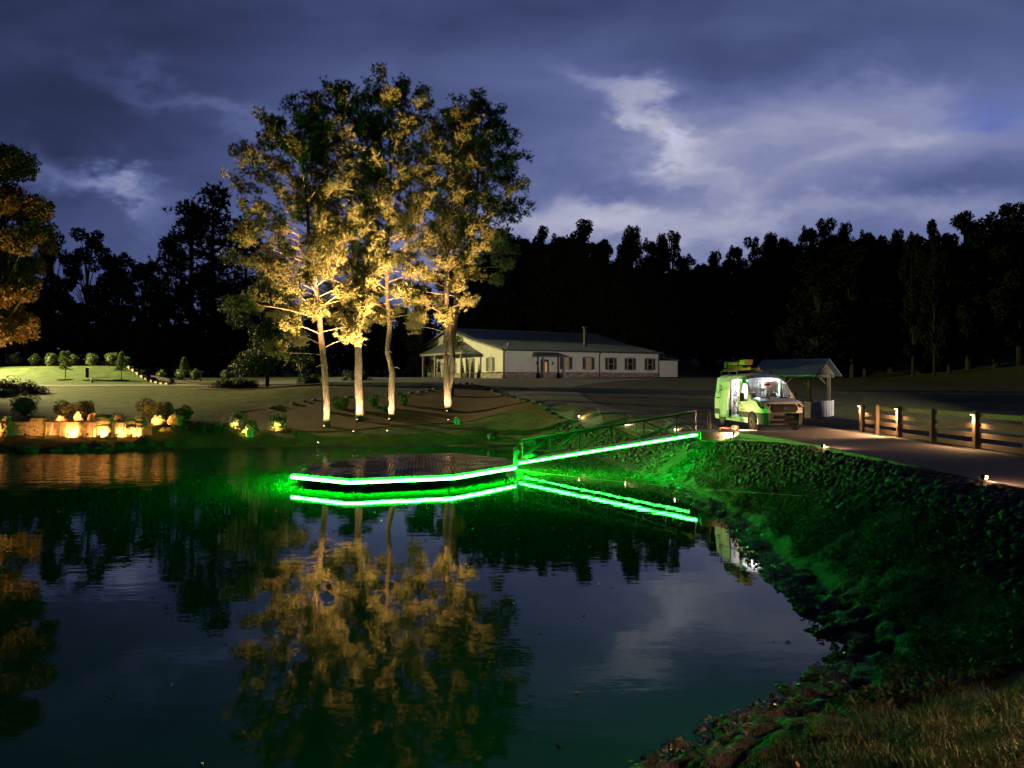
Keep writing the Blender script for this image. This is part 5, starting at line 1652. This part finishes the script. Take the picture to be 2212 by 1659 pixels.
# drifting leaves
rg = np.random.default_rng(25)
n = 2600
x = rg.uniform(-17, 6.2, n); y = 8 + 42 * rg.random(n) ** 0.9
near_g = np.exp(-(((x - 3.0) / 2.6) ** 2 + ((y - 30.5) / 4.5) ** 2)) + 0.8 * np.exp(-(((x + 5) / 5.0) ** 2 + ((y - 27.3) / 1.8) ** 2)) + 0.5 * np.exp(-(((x - 1.9) / 0.5) ** 2 + ((y - 15.6) / 0.7) ** 2))
ok = (pond_dist(x, y) < -0.05) & (rg.random(n) < 0.16 + near_g) & (np.hypot(x - OC.x, y - OC.y) > 5.1)
x2 = rg.normal(3.0, 2.2, 2600); y2 = rg.normal(30.5, 3.5, 2600)
ok2 = (pond_dist(x2, y2) < 0.0) & (np.hypot(x2 - OC.x, y2 - OC.y) > 5.1)
X = np.concatenate([x[ok], x2[ok2]]); Y = np.concatenate([y[ok], y2[ok2]])
sz = np.concatenate([rg.uniform(0.02, 0.075, ok.sum()), rg.uniform(0.012, 0.04, ok2.sum())])[:, None]
m = len(X)
c = np.stack([X, Y, np.full(m, 0.006)], 1)
a = rg.uniform(0, 6.28, m)
d = np.stack([np.cos(a), np.sin(a), np.zeros(m)], 1); s = np.stack([-np.sin(a), np.cos(a), np.zeros(m)], 1) * 0.45
up = np.array([0, 0, 0.25])
t1 = np.stack([c - d * sz, c - s * sz + up * sz, c + d * sz], 1); t2 = np.stack([c - d * sz, c + d * sz, c + s * sz + up * sz * 1.6], 1)
tag(tri_obj('floating_leaves', np.concatenate([t1, t2]).reshape(-1, 3), M('floating_leaf', (0.22, 0.20, 0.11), 0.5)), 'small leaves and scum drifting on the pond', 'leaves', None, 'stuff')

# ------------------------------------------------------------------ work van, side door open, lit inside
MT['van'] = M('van_white_paint', (0.72, 0.71, 0.69), 0.28, var=(1.5, 0.5, (0.66, 0.65, 0.63)))
MT['vanclad'] = M('van_grey_cladding', (0.060, 0.060, 0.060), 0.6, spec=0.25)
MT['vantrim'] = M('van_black_trim', (0.006, 0.006, 0.007), 0.6, spec=0.15)
MT['tyre'] = M('tyre_rubber', (0.02, 0.02, 0.02), 0.8, bump=(30, 0.5, 0.02))
MT['rim'] = M('steel_rim', (0.12, 0.12, 0.12), 0.4, 0.7)
MT['headlamp'] = M('headlamp_lens', (0.35, 0.34, 0.33), 0.1, 0.3, rvar=(8, 0.05, 0.3))
MT['inner'] = M('van_inner_panel', (0.75, 0.76, 0.78), 0.6)
gm_ = bpy.data.materials.new('van_glass'); gm_.use_nodes = True
gb_ = gm_.node_tree.nodes['Principled BSDF']
gb_.inputs['Base Color'].default_value = (0.9, 0.95, 0.95, 1); gb_.inputs['Roughness'].default_value = 0.02
gb_.inputs['Alpha'].default_value = 0.16
MT['vglass'] = gm_
VY = 32.7
van = empty('van', (11.58, VY, tz(11.6, 34) + 0.062), R(4), 'white work van parked on the road, side door open, lit inside', 'van')
# local frame: x across (negative = the open side), y back from the front bumper, z up
LV = 5.9
S_ = [0.0, 0.07, 0.22, 0.45, 0.80, 1.12, 1.32, 1.58, 1.86, 2.12, 2.30, 2.55, 3.55, 4.3, 5.2, 5.75, LV]
def ztop(s): return np.interp(s, [0, 0.07, 0.22, 0.45, 0.80, 1.12, 1.32, 1.58, 1.86, 2.12, 2.30, 2.55, 3.2, 5.2, 5.75, LV], [1.10, 1.21, 1.28, 1.33, 1.38, 1.44, 1.60, 1.84, 2.12, 2.30, 2.39, 2.46, 2.50, 2.50, 2.47, 2.42])
def hwid(s): return np.interp(s, [0, 0.07, 0.22, 0.45, 0.8, 1.3, 5.5, LV], [0.66, 0.80, 0.92, 0.97, 1.0, 1.02, 1.02, 1.00])
LEV = [0.28, 0.52, 0.78, 0.98, 1.22, 1.36, 1.72, 2.02, 2.22]
ROOF = [(0.93, 0.42), (0.78, 0.72), (0.5, 0.92), (0.0, 1.0)]
def section(s):
    zt = float(ztop(s)); hw_ = float(hwid(s))
    cap = zt - (0.10 if zt < 1.5 else 0.22)
    if 1.12 < s < 1.9: cap = zt - 0.06
    pts = []
    for z in LEV:
        z2 = min(z, cap)
        inset = 0.0 if z2 < 1.22 else (z2 - 1.22) * 0.13
        pts.append((hw_ - inset - (0.03 if z < 0.5 else 0), z2))
    w_top, z_side = pts[-1]
    if 1.12 <= s <= 1.9: w_top *= 1.0
    for f_, g_ in ROOF:
        pts.append((w_top * f_, z_side + (zt - z_side) * g_))
    return pts
NJ = len(LEV) + len(ROOF)
secs = [section(s) for s in S_]
def vv(sg, i, j):
    x, z = secs[i][j]
    y = S_[i]
    return (sg * x, y, z)
class Panel:
    def __init__(s): s.b = MB()
    def quad(s, sg, i, j):
        q = [vv(sg, i, j), vv(sg, i + 1, j), vv(sg, i + 1, j + 1), vv(sg, i, j + 1)]
        if sg > 0: q = q[::-1]
        s.b.poly(q)
parts = {k: Panel() for k in ('body', 'cladding', 'bumper', 'windscreen', 'glassR', 'glassL', 'hood', 'roof')}
iD0, iD1 = S_.index(2.55), S_.index(3.55)
for sg in (-1, 1):
    for i in range(len(S_) - 1):
        s0 = S_[i]
        for j in range(NJ - 1):
            a, b_ = secs[i][j], secs[i][j + 1]; c_, d_ = secs[i + 1][j], secs[i + 1][j + 1]
            if abs(a[1] - b_[1]) < 1e-6 and abs(c_[1] - d_[1]) < 1e-6 and abs(a[0] - b_[0]) < 1e-6: continue
            nl = len(LEV)
            if sg < 0 and i == iD0 and 0 < j < nl - 1: continue                  # open doorway
            if j >= nl - 1 and 1.12 <= s0 < 2.0 and j >= nl: key = 'windscreen'
            elif j < nl - 1 and LEV[j] >= 1.30 and LEV[j] < 2.0 and 1.58 <= s0 < 2.25: key = 'glassR' if sg < 0 else 'glassL'
            elif j >= nl - 1 and s0 < 1.12: key = 'hood'
            elif j >= nl - 1: key = 'roof'
            elif j <= 1 and s0 < 0.45: key = 'bumper'
            elif j == 1: key = 'cladding'
            else: key = 'body'
            parts[key].quad(sg, i, j)
# front cap and rear doors
n0 = secs[0]
parts['bumper'].b.poly([(-n0[0][0], -0.0, n0[0][1]), (n0[0][0], 0, n0[0][1]), (n0[2][0], 0, n0[2][1]), (-n0[2][0], 0, n0[2][1])])
parts['hood'].b.poly([(-n0[2][0], 0, n0[2][1])] + [(n0[2][0], 0, n0[2][1])] + [(n0[j][0], 0, n0[j][1]) for j in range(3, NJ)] + [(-n0[j][0], 0, n0[j][1]) for j in range(NJ - 2, 2, -1)])
nE = secs[-1]
rear = MB().poly([(nE[j][0], LV, nE[j][1]) for j in range(NJ)] + [(-nE[j][0], LV, nE[j][1]) for j in range(NJ - 2, -1, -1)])
rear.build('rear_door', MT['van'], van)
for key, mt, nm in (('body', 'van', 'body_side'), ('cladding', 'vanclad', 'cladding'), ('bumper', 'vanclad', 'front_bumper'), ('windscreen', 'vglass', 'windscreen'), ('glassR', 'vglass', 'side_window'), ('glassL', 'vglass', 'side_window'), ('hood', 'van', 'bonnet'), ('roof', 'van', 'roof')):
    o = parts[key].b.build(nm, MT[mt], van, smooth=True)
    w_ = o.modifiers.new('weld', 'WELD'); w_.merge_threshold = 0.002
    if mt != 'vglass':
        o.modifiers.new('edge', 'EDGE_SPLIT').split_angle = R(38)
# grille, badge, headlamps, number plate area
def front_y(x): return -0.015 + 0.09 * (abs(x) / 0.8) ** 2.2
gr = MB().prism([(-0.62, front_y(.62) - 0.05, 0.94), (-0.50, front_y(.5) - 0.05, 0.79), (0.50, front_y(.5) - 0.05, 0.79), (0.62, front_y(.62) - 0.05, 0.94), (0.58, front_y(.58) - 0.04, 1.08), (0.48, front_y(.48) - 0.03, 1.16), (-0.48, front_y(.48) - 0.03, 1.16), (-0.58, front_y(.58) - 0.04, 1.08)], (0, 0.08, 0)).build('grille', MT['vantrim'], van)
for z in (0.85, 0.91, 0.97, 1.03, 1.09):
    MB().bar((-0.5, -0.035, z), (0.5, -0.035, z), 0.03, 0.018).build('grille_bar', MT['vanclad'], gr)
MB().lathe((0, 0, 0), [(0.11, 0), (0.11, 0.015), (0.09, 0.02)], 18).build('badge', MT['alu'], gr)
bd = gr.children[-1]; bd.location = (0, -0.075, 0.98); bd.rotation_euler = (R(90), 0, 0); bd.scale = (1.0, 0.45, 1.0)
MB().lathe((0, 0, 0.021), [(0.085, 0), (0.080, 0.006)], 18).build('badge_field', M('badge_blue', (0.03, 0.05, 0.16), 0.3), bd)
for sg in (-1, 1):
    hl = MB().add([(sg * 0.62, -0.005, 1.15), (sg * 0.68, 0.0, 0.98), (sg * 0.94, 0.16, 0.96), (sg * 0.99, 0.34, 1.08), (sg * 0.99, 0.55, 1.27), (sg * 0.90, 0.20, 1.20),
                   (sg * 0.62, 0.10, 1.15), (sg * 0.66, 0.10, 0.98), (sg * 0.90, 0.25, 0.96), (sg * 0.95, 0.40, 1.08), (sg * 0.95, 0.58, 1.27), (sg * 0.87, 0.30, 1.20)],
                  [(0, 1, 2, 5), (5, 2, 3, 4), (6, 11, 8, 7), (11, 10, 9, 8), (0, 6, 7, 1), (1, 7, 8, 2), (2, 8, 9, 3), (3, 9, 10, 4), (4, 10, 11, 5), (5, 11, 6, 0)]).build('headlight', MT['vantrim'], van)
    MB().lathe((sg * 0.76, 0.02, 1.02), [(0.03, 0), (0.07, 0.02), (0.07, 0.08), (0.03, 0.10)], 10).build('reflector', MT['headlamp'], hl, smooth=True)
    MB().lathe((sg * 0.90, 0.14, 1.03), [(0.02, 0), (0.05, 0.02), (0.05, 0.09), (0.02, 0.11)], 10).build('reflector', MT['headlamp'], hl, smooth=True)
MB().box((0, -0.012, 0.40), (1.15, 0.03, 0.12)).build('lower_grille', MT['vantrim'], van)
MB().box((0, -0.018, 0.60), (0.85, 0.03, 0.14)).build('bumper_insert', MT['vantrim'], van)
for sg in (-1, 1):
    MB().box((sg * 0.42, 0.98, 1.425), (0.42, 0.07, 0.02), Matrix.Rotation(R(17), 3, 'X')).build('bonnet_vent', MT['vantrim'], van)
# wheels
for sg in (-1, 1):
    for y in (0.98, 4.73):
        arch = MB()
        pts = [(sg * 1.022, y + 0.47 * math.cos(R(a)), 0.36 + 0.47 * math.sin(R(a))) for a in range(-14, 195, 11)]
        arch.prism(pts, (-sg * 0.06, 0, 0)); arch.build('wheel_arch', MT['vantrim'], van)
        wh = MB().tube([(sg * 0.82, y, 0.36), (sg * 0.84, y, 0.36), (sg * 1.01, y, 0.36), (sg * 1.035, y, 0.36)], [0.31, 0.365, 0.365, 0.32], 26).build('wheel', MT['tyre'], van, smooth=False)
        rm = MB().tube([(sg * 1.03, y, 0.36), (sg * 1.045, y, 0.36)], [0.215, 0.20], 20).build('rim', MT['rim'], wh)
        MB().tube([(sg * 1.045, y, 0.36), (sg * 1.06, y, 0.36)], [0.07, 0.06], 12).build('hub_cap', MT['vantrim'], wh)
# mirrors, wipers
for sg in (-1, 1):
    mi = MB().box((sg * 1.22, 1.62, 1.42), (0.20, 0.13, 0.38)).build('door_mirror', MT['vantrim'], van, bevel=0.04)
    MB().bar((sg * 1.0, 1.66, 1.27), (sg * 1.2, 1.64, 1.30), 0.06, 0.06).build('mirror_arm', MT['vantrim'], mi)
MB().bar((-0.55, 1.10, 1.48), (0.25, 1.16, 1.53), 0.02, 0.02).build('wiper', MT['vantrim'], van)
MB().bar((0.15, 1.10, 1.48), (0.75, 1.18, 1.52), 0.02, 0.02).build('wiper', MT['vantrim'], van)
MB().box((0, 1.78, 1.98), (0.28, 0.05, 0.10)).build('rear_view_mirror', MT['vantrim'], van)
# window surround in black
MB().prism([(-1.012, 1.40, 1.23), (-1.015, 1.60, 1.24), (-0.995, 1.60, 1.37), (-0.99, 1.50, 1.37)], (0.01, 0, 0)).build('quarter_trim', MT['vantrim'], van)
# floor, inner lining, bulkhead of shelves, lining of the far side
MB().span((-0.96, 1.3, 0.50), (0.96, 5.85, 0.56)).build('load_floor', MT['inner'], van)
MB().span((0.86, 2.4, 0.56), (0.90, 5.8, 2.2)).build('lining', MT['inner'], van)
MB().span((-0.9, 5.78, 0.56), (0.9, 5.82, 2.3)).build('lining', MT['inner'], van)
MB().span((-0.8, 1.42, 1.28), (0.8, 1.75, 1.33)).build('dashboard', MT['vantrim'], van)
for x in (-0.45, 0.45):
    st = MB().box((x, 2.25, 0.95), (0.5, 0.12, 0.85)).build('seat', MT['vanclad'], van, bevel=0.04)
    MB().box((x, 2.27, 1.50), (0.26, 0.10, 0.22)).build('headrest', MT['vanclad'], st, bevel=0.03)
    MB().box((x, 2.0, 0.68), (0.5, 0.5, 0.14)).build('seat_cushion', MT['vanclad'], st, bevel=0.03)
sw_ = []
MB().tube([(0.45 + 0.18 * math.cos(a), 1.78 - 0.10 * math.sin(a), 1.32 + 0.15 * math.sin(a)) for a in np.linspace(0, 6.283, 17)], 0.015, 6).build('steering_wheel', MT['vantrim'], van)
# shelving inside
shelf = MB()
for z in (0.60, 1.0, 1.4, 1.8):
    shelf.span((0.35, 2.75, z), (0.85, 5.5, z + 0.025))
for y in (2.75, 3.6, 4.5, 5.48):
    shelf.span((0.36, y, 0.56), (0.40, y + 0.03, 2.1))
tag(shelf.build('shelving', MT['alu'], van), kind='stuff')
mesh_g = MB()
for k in range(9):
    mesh_g.bar((-0.75 + k * 0.19, 2.42, 0.6), (-0.75 + k * 0.19, 2.42, 2.2), 0.015, 0.015, up=(1, 0, 0))
for z in np.arange(0.7, 2.2, 0.15):
    mesh_g.bar((-0.8, 2.425, z), (0.8, 2.425, z), 0.015, 0.015)
tag(mesh_g.build('cage_partition', MT['whitewood'], van), kind='stuff')
MB().span((-0.92, 3.86, 0.56), (-0.1, 3.89, 2.25)).build('tool_panel', MT['inner'], van)
# interior lamp under the roof
il = MB().box((0, 3.4, 2.36), (1.0, 0.9, 0.03)).build('interior_lamp', M('van_lamp', (0.9, 0.9, 0.9), 0.5, emit=((0.92, 0.97, 1.0), 5.0)), van)
point('interior_light', van, (-0.1, 2.95, 2.05), 120, (0.92, 0.97, 1.0), 0.15)
point('interior_light', van, (0.0, 4.4, 2.05), 35, (0.92, 0.97, 1.0), 0.15)
# door frame edges and the slid-back door
fr = MB()
fr.span((-0.99, 2.53, 0.5), (-0.92, 2.57, 2.2)); fr.span((-0.99, 3.55, 0.5), (-0.93, 3.60, 2.2))
fr.build('door_frame', MT['inner'], van)
sd = MB()
zl = [0.42, 0.6, 0.8, 1.0, 1.22, 1.5, 1.8, 2.02, 2.18]
vs = []
for y in (3.60, 3.66, 4.2, 4.62):
    for z in zl:
        ins = 0.0 if z < 1.22 else (z - 1.22) * 0.13
        bulge = 0.015 * math.sin((z - 0.4) * 4.0)
        vs.append((-1.115 + ins - bulge + (0.02 if y < 3.62 else 0), y, z))
nz_ = len(zl)
sd.add(vs, [(i * nz_ + j, i * nz_ + j + 1, (i + 1) * nz_ + j + 1, (i + 1) * nz_ + j) for i in range(3) for j in range(nz_ - 1)])
sdo = sd.build('sliding_door', MT['van'], van, smooth=True)
so = sdo.modifiers.new('thick', 'SOLIDIFY'); so.thickness = 0.055; so.offset = -1 if False else 1
MB().span((-1.13, 3.62, 0.55), (-1.118, 4.60, 0.78)).build('door_cladding', MT['vanclad'], sdo)
MB().box((-1.13, 3.78, 1.14), (0.03, 0.16, 0.05)).build('door_handle', MT['vantrim'], sdo)
MB().box((-1.03, 2.38, 1.14), (0.03, 0.16, 0.05)).build('door_handle', MT['vantrim'], van)
MB().span((-1.045, 3.6, 1.30), (-1.02, 5.6, 1.34)).build('door_rail', MT['vantrim'], van)
# lettering: T, boxed letter, L, and the gold swooshes beneath
dark = M('van_lettering', (0.02, 0.02, 0.025), 0.5)
gold = M('van_gold_stripe', (0.45, 0.26, 0.10), 0.4)
def strip(pts, name, mat, par, x=-1.150):
    b = MB()
    for (y0, z0, y1, z1, w) in pts:
        xo = lambda z: x + (0.0 if z < 1.22 else (z - 1.22) * 0.13)
        d = Vector((y1 - y0, z1 - z0)); n_ = Vector((-d.y, d.x)).normalized() * w / 2
        b.poly([(xo(z0), y0 + n_.x, z0 + n_.y), (xo(z1), y1 + n_.x, z1 + n_.y), (xo(z1), y1 - n_.x, z1 - n_.y), (xo(z0), y0 - n_.x, z0 - n_.y)])
    return b.build(name, mat, par)
# seen from the open side the writing runs from rear (left) to front (right): larger y is left
strip([(5.42, 1.92, 5.10, 1.92, .045), (5.32, 1.92, 5.32, 1.70, .045)], 'letter_t', dark, van, -1.03)
strip([(5.19, 1.86, 5.00, 1.86, .04), (5.19, 1.70, 5.00, 1.70, .04), (5.19, 1.70, 5.19, 1.86, .04), (5.00, 1.70, 5.00, 1.86, .04), (5.12, 1.78, 5.06, 1.78, .05)], 'boxed_letter', dark, van, -1.03)
strip([(4.94, 1.92, 4.94, 1.70, .045), (4.94, 1.715, 4.76, 1.715, .045)], 'letter_l', dark, van, -1.03)
sw = [(5.28 - t * 0.62 * 1.0, 1.62 - 0.42 * t ** 0.75) for t in np.linspace(0, 1, 9)]
strip([(sw[i][0], sw[i][1], sw[i + 1][0], sw[i + 1][1], 0.085 * (1 - 0.4 * abs(i - 4) / 4)) for i in range(8)], 'swoosh', gold, van, -1.034)
strip([(4.85, 1.16, 4.45, 1.06, .07)], 'swoosh', gold, sdo, -1.142)
strip([(4.62, 0.90, 3.75, 0.86, .06)], 'swoosh', gold, sdo, -1.142)
strip([(2.30, 1.08, 2.02, 1.00, .06)], 'swoosh', gold, van, -1.036)
strip([(2.35, 0.86, 1.75, 0.87, .06)], 'swoosh', gold, van, -1.036)
# roof rack
rack = empty('roof_rack', (0, 0, 0)); rack.parent = van
for y in (3.3, 4.4, 5.4):
    MB().bar((-0.85, y, 2.62), (0.85, y, 2.62), 0.05, 0.04).build('crossbar', MT['alu'], rack)
    for sg in (-1, 1):
        MB().bar((sg * 0.82, y, 2.38), (sg * 0.82, y, 2.62), 0.05, 0.05, up=(1, 0, 0)).build('rack_foot', MT['alu'], rack)
MB().bar((-0.85, 3.2, 2.60), (-0.85, 5.5, 2.60), 0.04, 0.05).build('side_rail', MT['alu'], rack)

VM = Matrix.Translation(van.location) @ Matrix.Rotation(R(4), 4, 'Z')
def place(o, l):
    o.location = VM @ Vector(l); o.rotation_euler = (0, 0, R(4)); return o
fib = M('orange_fibreglass', (0.50, 0.10, 0.04), 0.5, var=(3, 0.6, (0.34, 0.11, 0.05)))
yel = M('yellow_plastic', (0.55, 0.30, 0.03), 0.5)
def ladder(name, loc, L, w, label, rungs, mat, tilt=0.0):
    t = empty(name, (0, 0, 0), 0, label, 'ladder', 'ladders on the van roof')
    place(t, loc)
    for sg in (-1, 1):
        MB().bar((sg * w / 2, 0, 0.05), (sg * w / 2, L, 0.05 + tilt), 0.035, 0.09).build('rail', mat, t)
    for k in range(rungs):
        y = L * (k + 0.5) / rungs
        MB().tube([(-w / 2, y, 0.05 + tilt * y / L), (w / 2, y, 0.05 + tilt * y / L)], 0.016, 6).build('rung', MT['alu'], t)
    return t
ladder('extension_ladder', (-0.45, 2.05, 2.645), 3.5, 0.42, 'long orange ladder lying flat on the van roof', 11, fib)
ladder('step_ladder', (-0.38, 3.25, 2.76), 2.5, 0.38, 'stacked orange ladder on the rear of the van roof', 8, fib, 0.03)
sl = MB().span((-0.2, 0, 0), (0.2, 0.62, 0.24)); o = tag(sl.build('ladder_top', yel, bevel=0.02), 'yellow plastic ladder top strapped at the van roof middle', 'ladder top'); place(o, (-0.40, 2.95, 2.90))
o = tag(MB().span((-0.2, 0, 0), (0.2, 2.1, 0.16)).build('tool_tube', fib, bevel=0.02), 'thick orange fibreglass bundle strapped on the rack', 'bundle'); place(o, (-0.40, 3.6, 2.90))
for y in (3.75, 5.2):
    o = tag(MB().span((-0.24, 0, 0), (0.24, 0.08, 0.34)).build('ratchet_strap', MT['alu'], bevel=0.01), 'front pale strap holding the orange bundle' if y < 4 else 'rear pale strap holding the orange bundle', 'strap'); place(o, (-0.40, y, 2.78))
# cargo in the doorway
pts = []
for k in range(110):
    a = k * 0.40; r_ = 0.17 + 0.012 * math.sin(k * 1.7)
    pts.append((r_ * 0.8 * math.cos(a), 0.03 * math.sin(k * 0.6), 0.20 + r_ * math.sin(a)))
o = tag(MB().tube(pts, 0.014, 5).build('red_hose_coil', M('red_hose', (0.55, 0.05, 0.03), 0.4)), 'coiled red hose on the van floor in the doorway', 'hose'); place(o, (-0.79, 3.66, 0.565))
o = tag(MB().span((-0.1, -0.14, 0), (0.1, 0.14, 0.62)).build('yellow_container', M('yellow_green_can', (0.55, 0.60, 0.05), 0.4), bevel=0.03), 'tall yellow-green container in the van doorway', 'container'); place(o, (-0.60, 3.45, 0.80))
o = tag(MB().span((-0.12, -0.14, 0), (0.12, 0.14, 0.235)).build('blue_crate', M('blue_box', (0.04, 0.06, 0.15), 0.4), bevel=0.02), 'dark blue box under the yellow-green container', 'box'); place(o, (-0.60, 3.45, 0.562))
rc = random.Random(44)
cols = [((0.05, 0.05, 0.055), 'black'), ((0.30, 0.30, 0.31), 'grey'), ((0.40, 0.06, 0.04), 'red'), ((0.55, 0.52, 0.45), 'cream'), ((0.10, 0.10, 0.12), 'charcoal'), ((0.45, 0.25, 0.05), 'tan')]
mats = [M('tool_' + n_, c_, 0.5) for c_, n_ in cols]
lvl = {0.625: 'bottom', 1.025: 'second', 1.425: 'third', 1.825: 'top'}
for z, ln in lvl.items():
    for k in range(3):
        w = rc.uniform(0.10, 0.20); h = rc.uniform(0.14, 0.32); ci = rc.randint(0, 5)
        b = MB().span((-0.16, -w, 0), (0.16, w, h)); b.span((-0.17, -w - 0.01, h * 0.72), (0.17, w + 0.01, h * 0.80)); b.tube([(-0.05, -w * .5, h), (-0.05, -w * .4, h + .05), (-0.05, w * .4, h + .05), (-0.05, w * .5, h)], 0.012, 5)
        o = tag(b.build('tool_case', mats[ci], bevel=0.012), '%s tool case, %s on the %s shelf inside the van' % (cols[ci][1], ('nearest the seats', 'in the middle', 'towards the rear')[k], ln), 'tool case', 'tool cases in the van'); place(o, (0.58, 2.98 + k * 0.42, z))
for k in range(9):
    y = -0.88 + 0.10 * (k % 3) + rc.random() * 0.06; z = 1.08 + 0.115 * k
    pts = [(0.0 + rc.uniform(-.03, .03), y + 0.08 * math.cos(a) * rc.uniform(.7, 1.1), z + 0.10 * math.sin(a) * rc.uniform(.8, 1.2)) for a in np.linspace(0, 12.0, 24)]
    o = tag(MB().tube([(p[1] - y, p[0], p[2] - z) for p in pts], 0.016, 5).build('cable_coil', mats[k % 6]), '%s cable coil hanging inside the van doorway, %s' % (cols[k % 6][1], ('upper front', 'upper rear', 'lower front', 'lower rear', 'topmost', 'middle', 'lowest', 'nearest the seats', 'furthest back')[k]), 'cable', 'cables hanging in the van')
    place(o, (y, 3.66 + 0.02 * (k % 3), z))
# things left on the road edge by the gangway
o = tag(lump(0, 0, 0.11, (0.20, 0.16, 0.12), 501, 12, 8, 0.3).build('brown_bag', M('brown_leather', (0.28, 0.13, 0.06), 0.6), smooth=True), 'brown tool bag lying at the road edge', 'bag'); o.location = (9.75, 33.6, tz(10.3, 33) + 0.06)
o = tag(MB().tube([(-0.25, 0, 0.07), (0.0, 0.05, 0.09), (0.2, 0.0, 0.07)], [0.06, 0.07, 0.05], 8).build('cordless_drill', mats[2], smooth=True), 'red and black tool beside the brown bag', 'tool'); o.location = (9.35, 33.7, tz(10.3, 33) + 0.06)
o = tag(MB().span((-0.35, -0.2, 0), (0.35, 0.2, 0.03)).build('paper_sheet', MT['inner']), 'white sheet lying on the road beside the brown bag', 'sheet'); o.location = (10.25, 33.4, tz(10.3, 33) + 0.065)
